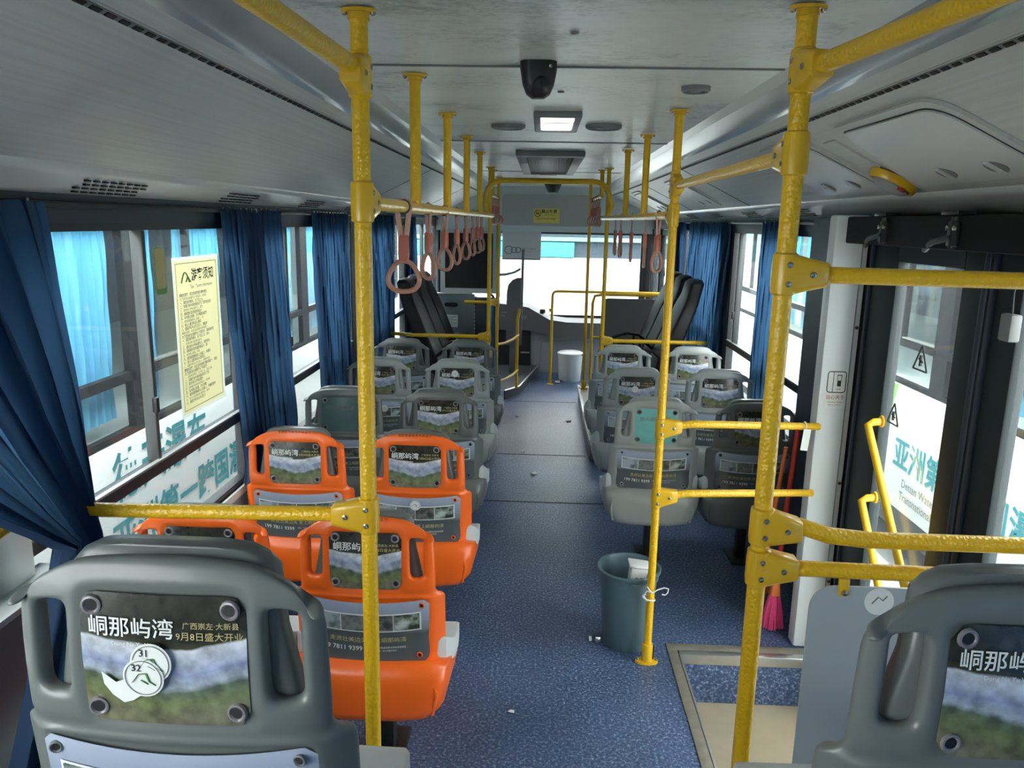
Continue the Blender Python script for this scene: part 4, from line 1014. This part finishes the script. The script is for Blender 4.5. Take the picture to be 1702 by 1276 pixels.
# dashboard
t = thing('dashboard', 'dark grey dashboard below the windshield', 'dashboard', (0, 8.9, 0))
b = MB(); top = [(-1.15, .78), (-.5, .80), (-.24, .775), (-.14, .76), (.0, .68), (.10, .625), (.30, .60), (1.15, .595)]
b.prism(top + [(1.15, .42), (.2, .42), (.05, .46), (-.15, .5), (-1.15, .5)], 'y', 8.72, 9.18, 'dash', smooth=True); part('top', b, t)
b = MB(); b.prism([(-1.12, .001), (-.10, .001), (-.12, .50), (-1.12, .50)], 'y', 8.76, 9.15, 'rubber'); b.b2((-.22, 8.752, .23), (-.12, 8.762, .245), 'alu'); part('cabinet', b, t)
b = MB(); b.prism([(-.10, .001), (1.12, .001), (1.12, .42), (.2, .42), (.05, .45), (-.11, .49)], 'y', 8.80, 9.15, 'dash_light'); b.tube([(.0, 8.798, .04), (.02, 8.798, .36), (.3, 8.798, .38)], .003, 'grille', 6); part('front_panel', b, t)
b = MB()
for i in range(5): b.box((-.44 + i * .022, 8.717, .70), (.008, .006, .006), 'white_ink')
for i in range(2): b.box((-.44 + i * .022, 8.717, .66), (.008, .006, .006), 'white_ink')
b.box((-.19, 8.717, .65), (.06, .005, .03), 'grey_ink'); part('switches', b, t)
t = thing('fare_machine', 'dark grey rounded machine standing by the driver, against the windshield', 'machine', (-.27, 8.3, .086))
b = MB(); b.prism([(-.37, .4), (-.37, .97), (-.355, 1.05), (-.31, 1.10), (-.26, 1.12), (-.215, 1.12), (-.20, 1.09), (-.205, .4)], 'y', 8.24, 8.36, 'dash', smooth=False); part('housing', b, t)
b = MB(); b.b2((-.33, 8.26, .087), (-.24, 8.34, .4), 'dash', .01); part('stand', b, t)
t = thing('steering_wheel', 'black steering wheel in front of the driver place', 'steering wheel', (-.72, 8.45, .6))
b = MB(); b.tube([(-.72 + .2 * math.cos(a), 8.45 - .14 * math.sin(a), .88 + .10 * math.sin(a)) for a in [i * PI / 16 for i in range(32)]], .014, 'rubber', 8, closed=True); b.tube([(-.92, 8.45, .88), (-.52, 8.45, .88)], .012, 'rubber', 8); part('rim', b, t)
b = MB(); b.tube([(-.72, 8.45, .88), (-.72, 8.75, .60)], .025, 'rubber', 10); part('column', b, t)
b = MB(); b.lathe([(0, 0), (.03, 0), (.034, .02), (.03, .05), (0, .055)], 'black_plastic', (.02, 8.86, .68), 16); b.tube([(.02, 8.86, .66), (.03, 8.84, .70), (.045, 8.83, .67)], .004, 'screw', 6)
one('dash_gadget', b, 'small round black gadget on the slope of the dashboard', 'gadget', (.02, 8.86, .68))
b = MB(); b.b2((-.47, 9.12, 1.28), (-.02, 9.13, 1.60), 'blind'); b.tube([(-.47, 9.12, 1.28), (-.02, 9.12, 1.28)], .008, 'grille', 8)
tb = thing('roller_blind', 'pale roller blind with a looped logo over the left half of the windshield', 'blind', (-.25, 9.12, 1.28)); part('cloth', b, tb)
b = MB()
for cx, r in ((-.395, .045), (-.335, .032), (-.285, .030)): b.tube([(cx + r * math.cos(a), 9.118, 1.385 + r * math.sin(a)) for a in [i * PI / 10 for i in range(20)]], .005, 'grey_ink', 6, closed=True)
b.text('昌通汽车客运', .03, (-.17, 9.117, 1.40), (1, 0, 0), (0, 0, 1), 'grey_ink'); b.text('TRAVEL BUS SERVICE', .012, (-.17, 9.117, 1.37), (1, 0, 0), (0, 0, 1), 'grey_ink'); part('printed_logo', b, tb, sharp=0)
# U-shaped barrier by the front door, its panel, the bin
t = thing('barrier_rail', 'yellow hoop rail standing before the windshield by the white bin', 'rail', (.115, 8.15, 0))
b = MB(); b.tube([(.118, 8.15, .001), (.118, 8.15, .92)] + arc((.168, .95), .05, PI, PI / 2, 5, 'xz', 8.15) + [(.7, 8.15, 1.0), (1.24, 8.15, 1.0)], .0145, 'yellow', 14); part('tube', b, t)
b = MB(); b.lathe([(.035, 0), (.034, .006), (.018, .012)], 'yellow_cast', (.118, 8.15, .0005), 18); part('floor_flange', b, t)
b = MB(); b.box((.105, 8.15, .80), (.04, .035, .035), 'yellow_cast', .008); part('knob', b, t)
t = thing('safety_screen', 'dark grey rounded panel on a yellow post before the front door', 'panel', (.50, 7.5, .0))
b = MB(); b.prism(rrect(.60, 1.12, .50, 1.0, .05, 6), 'y', 7.485, 7.505, 'dash'); part('panel', b, t)
b = MB(); b.tube([(.50, 7.5, .001), (.50, 7.5, .95), (.52, 7.5, 1.02), (.6, 7.5, 1.035), (1.29, 7.5, 1.035)], .0145, 'yellow', 12); b.tube([(.50, 7.5, .62), (.63, 7.5, .62)], .008, 'yellow', 8); b.tube([(1.0, 7.5, .98), (1.0, 7.5, 1.03)], .008, 'yellow', 8); part('post', b, t)
t = thing('trash_bin', 'white lidded bin on the floor below the dashboard', 'bin', (.335, 8.38, 0))
b = MB(); b.lathe([(0, .001), (.115, .001), (.12, .01), (.135, .29), (.139, .292), (.139, .30)], 'white', (.335, 8.38, 0), 32); part('body', b, t)
b = MB(); b.lathe([(.142, .296), (.143, .312), (.12, .325), (0, .33)], 'white', (.335, 8.38, 0), 32); b.box((.465, 8.33, .30), (.02, .04, .02), 'grille', .004); part('lid', b, t)
b = MB(); b.box((.20, 8.22, .012), (.05, .07, .014), 'white', .004); b.tube([(.2, 8.24, .012), (.25, 8.29, .015)], .006, 'grille', 6); part('pedal', b, t)

# ================================================================= CEILING FITTINGS
t = thing('dome_camera', 'dark grey dome camera hanging from the ceiling in the foreground', 'camera', (-.022, 2.06, CZ))
b = MB(); b.loft([[(-.022 + q[0] * w_, 2.06 + q[1] * d_ - o_, z) for q in rrect(-1, 1, -1, 1, .55, 4)] for z, w_, d_, o_ in ((2.0995, .046, .05, 0), (2.085, .046, .05, 0), (2.05, .040, .044, .004), (2.025, .030, .03, .010), (2.014, .016, .016, .012))], 'black_plastic'); part('housing', b, t)
b = MB(); b.lathe([(.0, .016), (.012, .014), (.022, .004), (.026, -.006)], 'rubber', (-.012, 2.018, 2.04), 20, Vector((.25, -1, -.25)).normalized()); part('lens_cover', b, t)
b = MB(); b.lathe([(.005, 0), (.004, .002), (0, .003)], 'screw', (.008, 2.0085, 2.085), 10, Vector((0, -1, 0))); part('screw', b, t)
t = thing('dome_camera', 'small dark camera on the ceiling just before the windshield header', 'camera', (.09, 8.2, CZ))
b = MB(); b.lathe([(0, -.11), (.05, -.09), (.07, -.05), (.085, -.02), (.09, -.0005)], 'black_plastic', (.09, 8.2, CZ), 20); part('housing', b, t)
t = thing('ceiling_light', 'square lit ceiling lamp above the aisle', 'ceiling lamp', (.042, 3.14, CZ))
b = MB()
for lo, hi in (((-.045, 2.90), (.13, 2.925)), ((-.045, 3.355), (.13, 3.38)), ((-.045, 2.925), (-.02, 3.355)), ((.105, 2.925), (.13, 3.355))): b.b2((*lo, CZ - .022), (*hi, CZ - .0005), 'grille', .004)
part('frame', b, t)
b = MB(); b.b2((-.019, 2.926, CZ - .016), (.104, 3.354, CZ - .001), 'lamp', .003); b.b2((-.019, 3.10, CZ - .0175), (.104, 3.115, CZ - .016), 'grille'); part('diffuser', b, t)
def speaker(x, y, r, lab):
    t = thing('ceiling_speaker', lab, 'speaker', (x, y, CZ)); b = MB()
    b.lathe([(r, -.0005), (r * .97, -.012), (r * .85, -.016), (r * .80, -.012)], 'grille', (x, y, CZ), 32); part('rim', b, t)
    b = MB(); b.lathe([(r * .80, -.011), (r * .4, -.0135), (0, -.0145)], 'slat', (x, y, CZ), 32)
    for k in range(3): b.lathe([(r * (.2 + .2 * k), -.0140), (r * (.22 + .2 * k), -.0160), (r * (.24 + .2 * k), -.0140)], 'grille', (x, y, CZ + .001), 32)
    part('mesh_cover', b, t)
speaker(-.155, 3.33, .072, 'round flat ceiling speaker left of the square lamp'); speaker(.236, 3.30, .075, 'round flat ceiling speaker right of the square lamp'); speaker(.43, 2.37, .042, 'small round ceiling fitting near the right cove')
for i, (x, y, r) in enumerate(((.055, 1.73, .010), (.043, 2.48, .011), (.040, 3.47, .010))):
    b = MB(); b.lathe([(r, -.0005), (r * .8, -.004), (0, -.005)], 'grille', (x, y, CZ), 16); one('ceiling_stud', b, ['small round stud on the ceiling in front of the dark camera, nearest of three', 'small round stud on the ceiling between the dark camera and the lamp', 'small round stud on the ceiling just beyond the square lamp'][i], 'stud', (x, y, CZ))
t = thing('air_return_grille', 'framed ceiling grille with fine slats above the arched rail', 'vent', (.03, 5.35, CZ))
b = MB()
for lo, hi in (((-.165, 4.47), (.225, 4.56)), ((-.165, 6.16), (.225, 6.22)), ((-.165, 4.56), (-.105, 6.16)), ((.165, 4.56), (.225, 6.16))): b.b2((*lo, CZ - .03), (*hi, CZ - .0005), 'grille', .006)
part('frame', b, t)
b = MB(); b.b2((-.104, 4.561, CZ - .012), (.164, 6.159, CZ - .002), 'black_plastic'); part('backing', b, t)
b = MB()
for i in range(26): b.b2((-.098 + i * .0102, 4.562, CZ - .024), (-.094 + i * .0102, 6.158, CZ - .012), 'grille_slat')
part('slats', b, t)
b = MB(); b.b2((-.04, 6.42, CZ - .02), (.10, 6.46, CZ - .0005), 'black_plastic', .004); one('ceiling_vent', b, 'narrow dark slot on the ceiling behind the grille', 'vent', (.03, 6.44, CZ))

# ---- things on the right duct panel
dn = Vector((-.4375, 0, -.899)).normalized()              # normal of the right duct panel, into the bus
def dpt(s, y, h=0.0):
    """s: distance down the duct panel from its top edge"""
    o = Vector((.60 + .163, y, 2.0225)); d = Vector((.412, 0, -.2005)).normalized(); return o + d * s + dn * h
def dpoly(b, pts, h0, h1, m):
    b.loft([[dpt(s, y, h0) for s, y in pts], [dpt(s, y, h1) for s, y in pts]], m, smooth=False)
def roundpoly(pts, r, n=5):
    out = []; m = len(pts)
    for i in range(m):
        p = Vector(pts[i]); a = (Vector(pts[i - 1]) - p).normalized(); c = (Vector(pts[(i + 1) % m]) - p).normalized()
        rr = r[i] if isinstance(r, (list, tuple)) else r; p0 = p + a * rr; p1 = p + c * rr
        for k in range(n + 1):
            u = k / n; q = p0 * (1 - u) ** 2 + p * 2 * u * (1 - u) + p1 * u * u; out.append((q.x, q.y))
    return out
def hatch(y0, y1, lab, latches=True):
    t = thing('duct_hatch', lab, 'hatch cover', dpt(.2, (y0 + y1) / 2), group='hatch covers along the right duct')
    outer = roundpoly([(.065, y0), (.065, y1), (.43, y1 + .12), (.43, y0 - .0)], [.09, .03, .04, .03]); b = MB(); dpoly(b, outer, .0006, .010, 'duct'); part('frame', b, t)
    inner = roundpoly([(.092, y0 + .03), (.092, y1 - .03), (.40, y1 + .07), (.40, y0 + .03)], [.08, .02, .03, .02]); b = MB(); dpoly(b, [(s_ - .004 if s_ < .2 else s_ + .003, y + (.004 if y > (y0 + y1) / 2 else -.004)) for s_, y in inner], .0102, .0112, 'rubber'); dpoly(b, inner, .0106, .016, 'white_trim'); c = part('cover', b, t)
    if latches:
        for y in (y0 + .17, y0 + .40):
            b = MB(); dpoly(b, [(.345 + .026 * math.cos(a), y + .040 * math.sin(a)) for a in [i * PI / 10 for i in range(20)]], .0161, .0175, 'grille')
            dpoly(b, [(.345 - .030, y - .008), (.345 + .030, y - .008), (.345 + .030, y + .008), (.345 - .030, y + .008)], .0176, .022, 'white_trim'); part('latch', b, c)
    return t
hatch(1.76, 2.34, 'grey hatch cover on the right duct, nearest the camera, above the rear door')
hatch(2.62, 3.12, 'grey hatch cover on the right duct, second from the camera')
hatch(5.0, 5.5, 'grey hatch cover on the right duct above the foremost right row')
hatch(6.9, 7.5, 'grey hatch cover on the right duct, farthest one by the front door')
t = thing('oval_lamp', 'oval lamp with a yellow rim between the first two duct hatches', 'lamp', dpt(.35, 2.53))
def oval(s, y, a, c, n=28): return [(s + a * math.cos(2 * PI * i / n), y + c * math.sin(2 * PI * i / n)) for i in range(n)]
b = MB(); b.loft([[dpt(p[0], p[1], h) for p in oval(.355, 2.50, .078 * q, .055 * q)] for h, q in ((.0065, 1), (.020, .99), (.030, .92), (.030, .84), (.024, .80))], 'yellow_cast'); part('rim', b, t)
b = MB(); b.loft([[dpt(p[0], p[1], h) for p in oval(.355, 2.50, .078 * q, .055 * q)] for h, q in ((.018, .80), (.034, .76), (.044, .55), (.048, .2))], 'slat'); part('lens', b, t)
b = MB(); b.loft([[dpt(p[0], p[1], h) for p in oval(.375, 2.46, .012, .010)] for h in (.030, .040)], 'red_ink'); part('button', b, t)
b = MB(); dpoly(b, roundpoly([(.12, 2.46), (.12, 2.56), (.29, 2.57), (.29, 2.47)], .01), .0006, .006, 'duct'); one('access_plate', b, 'small square plate above the oval lamp', 'plate', dpt(.2, 2.5))

# ================================================================= SIGNS AND PAPERS
t = thing('notice_sheet', 'pale yellow visitor notice stuck on the first left window', 'notice', (-1.215, 2.69, 1.05))
NX = -1.2155
b = MB(); b.add([(NX, 2.52, 1.035), (NX, 2.862, 1.035), (NX, 2.862, 1.56), (NX, 2.52, 1.56)], [[0, 1, 2, 3]], 'notice', False)
for q in (((2.508, 1.024), (2.52, 1.572)), ((2.862, 1.024), (2.874, 1.572)), ((2.52, 1.024), (2.862, 1.035)), ((2.52, 1.56), (2.862, 1.572))): b.add([(NX, q[0][0], q[0][1]), (NX, q[1][0], q[0][1]), (NX, q[1][0], q[1][1]), (NX, q[0][0], q[1][1])], [[0, 1, 2, 3]], 'notice_rim', False)
part('sheet', b, t)
b = MB()
for z in (1.046, 1.549): b.b2((NX, 2.53, z), (NX + .0006, 2.852, z + .002), 'grey_ink')
for y in (2.53, 2.850): b.b2((NX, y, 1.046), (NX + .0006, y + .002, 1.55), 'grey_ink')
b.text('游客须知', .046, (NX + .0008, 2.735, 1.505), (0, 1, 0), (0, 0, 1), 'black_ink', bold=.015)
b.text('Tips   Tourist Information', .017, (NX + .0008, 2.72, 1.468), (0, 1, 0), (0, 0, 1), 'black_ink')
lines = ['尊敬的游客：欢迎您来到德天瀑布景区', '为了您的安全请遵守以下规定', '一、请您有序乘车，先下后上', '二、车辆行驶中请坐稳扶好', '三、请勿将头手伸出窗外', '四、请保管好您的随身物品', '五、车内禁止吸烟、饮食', '六、请勿随意触碰车上设备', '七、老人儿童须有成人陪同', '八、请爱护车内公共卫生']
z = 1.443
for i in range(30):
    L_ = lines[i % len(lines)]; bold = i % 3 != 1
    b.text(L_ + lines[(i * 3 + 2) % 10][: (i * 5) % 8], .0125 if bold else .0105, (NX + .0008, 2.545, z), (0, 1, 0), (0, 0, 1), 'black_ink', align='LEFT', sx=1.02 if bold else 1.1, bold=.01 if bold else 0)
    z -= .0128
part('lettering', b, t, sharp=0)
b = MB(); b.tube([(NX + .0006, 2.565 + u * .075, 1.485 + .035 * math.sin(PI * min(1, u * 1.25))) for u in [i / 10 for i in range(9)]], .004, 'green_ink', 6, flat=.3); b.tube([(NX + .0006, 2.60, 1.487), (NX + .0006, 2.615, 1.505), (NX + .0006, 2.635, 1.485)], .004, 'green_ink', 6, flat=.3); part('emblem', b, t, 'green hill emblem')
b = MB(); b.b2((-1.238, 2.885, 1.36), (-1.236, 2.93, 1.57), 'paper'); one('paper_strip', b, 'narrow white paper strip on the window beside the yellow notice', 'paper', (-1.237, 2.9, 1.36))
b = MB(); b.prism([(y, z) for y, z in rrect(2.40, 2.47, 1.46, 1.61, .012)], 'x', -1.219, -1.217, 'green_ink'); b.prism([(y, z) for y, z in rrect(2.404, 2.466, 1.478, 1.606, .01)], 'x', -1.217, -1.2165, 'notice'); one('window_sticker', b, 'small pale green sticker high on the first left window', 'sticker', (-1.218, 2.43, 1.46))
# pillar sticker: mind your hands
grow = lambda b: b.v.__setitem__(slice(None), [(1.146 + (p[0] - 1.15) * 1.2, p[1], 1.100 + (p[2] - 1.0985) * 1.2) for p in b.v])
PYY = 2.9545; t = thing('warning_sticker', 'white hand-pinch warning sticker on the white door pillar', 'sticker', (1.15, PYY, 1.03))
b = MB(); b.prism(rrect(1.116, 1.184, 1.035, 1.162, .004), 'y', PYY - .001, PYY, 'paper'); grow(b); part('sheet', b, t)
b = MB(); Y_ = PYY - .0014
b.tube([(x, Y_, z) for x, z in rrect(1.121, 1.179, 1.088, 1.156, .009)], .0014, 'black_ink', 4, closed=True); b.b2((1.1385, Y_ - .0004, 1.089), (1.1400, Y_ + .0004, 1.155), 'black_ink')
for lo, hi in (((1.1520, 1.108), (1.1640, 1.127)), ((1.1505, 1.128), (1.1520, 1.143)), ((1.1640, 1.128), (1.1655, 1.143)), ((1.1505, 1.143), (1.1655, 1.1455)), ((1.1525, 1.097), (1.1555, 1.100)), ((1.1605, 1.097), (1.1635, 1.100))):
    b.b2((lo[0], Y_ - .0004, lo[1]), (hi[0], Y_ + .0004, hi[1]), 'black_ink')
b.text('当心夹手', .0155, (1.150, Y_, 1.071), (1, 0, 0), (0, 0, 1), 'red_ink'); b.text('Caution: hands', .0075, (1.150, Y_, 1.056), (1, 0, 0), (0, 0, 1), 'red_ink'); b.text('Beware of doors', .006, (1.150, Y_, 1.047), (1, 0, 0), (0, 0, 1), 'red_ink'); grow(b); part('lettering', b, t, sharp=0)
# no smoking sign on the header
t = thing('no_smoking_sign', 'yellow no smoking sign on the header above the windshield', 'sign', (-.0, 8.9, 1.70)); SY = YF - .302
b = MB(); b.b2((-.115, SY - .0, 1.70), (.18, SY + .002, 1.86), 'yellow_sign'); part('board', b, t)
b = MB(); b.tube([(-.065 + .035 * math.cos(a), SY - .001, 1.805 + .035 * math.sin(a)) for a in [i * PI / 10 for i in range(20)]], .004, 'red_ink', 6, closed=True); b.tube([(-.089, SY - .001, 1.83), (-.04, SY - .001, 1.78)], .004, 'red_ink', 6)
b.tube([(-.085, SY - .001, 1.80), (-.045, SY - .001, 1.81)], .004, 'black_ink', 6)
b.text('禁止吸烟', .044, (.065, SY - .0015, 1.825), (1, 0, 0), (0, 0, 1), 'black_ink', bold=.02); b.text('No Smoking', .02, (.065, SY - .0015, 1.79), (1, 0, 0), (0, 0, 1), 'black_ink'); b.text('请勿在车厢内吸烟', .026, (.03, SY - .0015, 1.745), (1, 0, 0), (0, 0, 1), 'red_ink'); part('lettering', b, t, sharp=0)
def tri(y, z, s, x, lab):
    b = MB(); P = [(x, y - s, z - s * .8), (x, y + s, z - s * .8), (x, y, z + s)]
    for i in range(3): b.tube([P[i], P[(i + 1) % 3]], .003, 'black_ink', 5)
    b.tube([(x, y, z - s * .5), (x, y, z + s * .3)], .005, 'black_ink', 5); b.tube([(x, y - s * .3, z - s * .2), (x, y + s * .3, z)], .003, 'black_ink', 5)
    one('triangle_sticker', b, lab, 'sticker', (x, y, z))
tri(2.50, 1.30, .045, 1.230, 'black triangle warning mark on the glass of the rear door leaf, upper one'); tri(2.64, 1.08, .04, 1.230, 'black triangle warning mark on the glass of the rear door leaf, lower one'); tri(8.02, 1.22, .06, 1.254, 'black triangle warning mark on the front door glass')

# ================================================================= LOOSE THINGS
t = thing('bucket', 'grey-green plastic bucket on the floor behind the string-tied pole', 'bucket', (.398, 2.93, 0)); BX, BY = .388, 2.95
b = MB(); b.lathe([(0, .001), (.092, .001), (.096, .006), (.118, .325), (.130, .33), (.131, .338), (.127, .342), (.120, .340), (.114, .326), (.092, .012), (0, .012)], 'bucket', (BX, BY, 0), 40); part('body', b, t)
b = MB(); b.tube([(BX + .122, BY - .02, .33), (BX + .10, BY - .10, .325), (BX + .02, BY - .135, .318), (BX - .0, BY - .132, .318)], .004, 'bucket', 6); b.box((BX + .075, BY - .098, .325), (.035, .01, .02), 'bucket', .004); part('handle', b, t)
t = thing('plastic_container', 'small pale lidded container with a marked label inside the bucket', 'container', (.405, 2.94, .22)); rot = Matrix.Rotation(.12, 3, 'Y')
b = MB(); b.box((.42, 2.94, .285), (.062, .055, .13), 'white', .006, rot=rot, taper=(1.15, 1.15)); part('body', b, t)
b = MB(); b.box((.427, 2.94, .354), (.084, .074, .010), 'white', .003, rot=rot); part('lid', b, t)
b = MB(); b.box((.425, 2.9085, .300), (.034, .001, .022), 'paper', rot=rot); b.text('生活', .017, (.425, 2.9075, .300), (1, 0, -.12), (.12, 0, 1), 'black_ink', bold=.02); part('label', b, t, sharp=0)
t = thing('water_bottle', 'crushed clear bottle lying at the foot of the bucket', 'bottle', (.285, 2.93, .025))
b = MB(); b.tube([(.30, 2.95, .022), (.285, 2.94, .024), (.272, 2.93, .021), (.262, 2.93, .020), (.252, 2.93, .019), (.247, 2.93, .019)], [.016, .022, .018, .021, .012, .009], 'clear', 12); part('body', b, t)
b = MB(); b.tube([(.2465, 2.93, .019), (.236, 2.93, .018)], .010, 'white', 12); part('cap', b, t)
b = MB(); b.tube([(.458 + .024 * math.cos(a) - .006, 2.80 + .024 * math.sin(a), .27 + .012 * math.sin(a * .5)) for a in [i * PI / 8 for i in range(17)]], .0028, 'white', 6)
b.tube([(.44, 2.778, .335), (.452, 2.775, .318), (.462, 2.775, .312), (.48, 2.775, .325), (.505, 2.775, .335), (.522, 2.776, .330), (.520, 2.776, .315), (.512, 2.776, .305), (.498, 2.776, .306)], .0028, 'white', 6)
b.tube([(.443, 2.779, .275), (.428, 2.78, .295), (.44, 2.778, .318), (.462, 2.775, .312)], .0028, 'white', 6)
one('string', b, 'white string knotted around the yellow pole by the bucket', 'string', (.458, 2.8, .27))
t = thing('broom', 'broom with pink bristles leaning beside the right wall behind the near right pole', 'broom', (1.04, 3.09, 0))
b = MB(); b.tube([(1.035, 3.09, .22), (1.075, 3.12, .90)], .011, 'red_handle', 10); part('handle', b, t)
b = MB(); b.loft([[(1.034 + q[0], 3.09 + q[1], z) for q in rrect(-w_, w_, -.016, .016, .008, 3)] for z, w_ in ((.27, .010), (.22, .017), (.165, .022))], 'orange_bristle'); part('head', b, t)
b = MB()
for i in range(130):
    u = random.uniform(-1, 1); v = random.uniform(-1, 1); x0 = 1.034 + u * .020; y0 = 3.09 + v * .012
    b.tube([(x0, y0, .17), (x0 + u * .017, y0 + v * .01, .09), (x0 + u * .024 + random.uniform(-.004, .004), y0 + v * .016, .006 + random.uniform(0, .012) + .012 * abs(u))], .0022, 'pink', 4)
part('bristles', b, t, 'pink bristles')
t = thing('cleaning_brush', 'old brush with orange and grey green bristles leaning behind the pink broom', 'brush', (1.0, 3.15, 0))
b = MB()
for i in range(90):
    u = random.uniform(-1, 1); x0 = 1.005 + u * .014; b.tube([(x0, 3.15, .36), (x0 + u * .012 - .008, 3.15, .25), (x0 + u * .03 - .020, 3.15 + random.uniform(-.01, .01), .13 + random.uniform(0, .05))], .0024, 'green_bristle' if u < -.1 else 'orange_bristle', 4)
part('bristles', b, t)
b = MB(); b.tube([(1.005, 3.15, .001), (1.005, 3.15, .38), (1.05, 3.17, .80)], .009, 'orange_bristle', 8); part('handle', b, t)
b = MB(); b.box((1.036, 2.913, .905), (.028, .002, .085), 'paper', rot=Matrix.Rotation(.08, 3, 'Y')); b.tube([(1.035, 2.935 + .0165 * math.cos(a), .954 + .0165 * math.sin(a)) for a in [i * PI / 8 for i in range(16)]], .003, 'white', 6, closed=True)
one('white_tag', b, 'white tag hanging from the upper rail before the dark right seat', 'tag', (1.036, 2.92, .93))
def scrap(x, y, s, lab, m='paper', k=0):
    b = MB(); rnd = random.Random(k); n = 7
    pts = [(x + s * (.6 + .4 * rnd.random()) * math.cos(2 * PI * i / n), y + s * .8 * (.6 + .4 * rnd.random()) * math.sin(2 * PI * i / n), .003 + s * .25 * rnd.random()) for i in range(n)]
    vs = pts + [(p[0], p[1], p[2] + .002) for p in pts] + [(x, y, .006 + s * .3), (x, y, .004 + s * .3)]
    fs = [[n + i, n + (i + 1) % n, 2 * n] for i in range(n)] + [[(i + 1) % n, i, 2 * n + 1] for i in range(n)] + [[i, (i + 1) % n, n + (i + 1) % n, n + i] for i in range(n)]
    b.add(vs, fs, m, False); one('litter', b, lab, 'litter', (x, y, 0))
scrap(-.067, 2.44, .016, 'small white paper scrap on the aisle floor nearest the camera', k=1)
scrap(-.020, 5.10, .030, 'crumpled paper scrap on the aisle floor level with the left front rows', k=2)
scrap(.270, 6.58, .035, 'crumpled white scrap on the aisle floor at the right, near the front', k=3)
scrap(-.110, 5.62, .024, 'pale flat scrap on the aisle floor just beyond the seam', k=4)
scrap(-.185, 6.68, .028, 'small pale scrap on the aisle floor left, near the driver step', k=5)
scrap(-.19, 5.42, .012, 'tiny white speck on the aisle floor beside the left front seat', k=6)
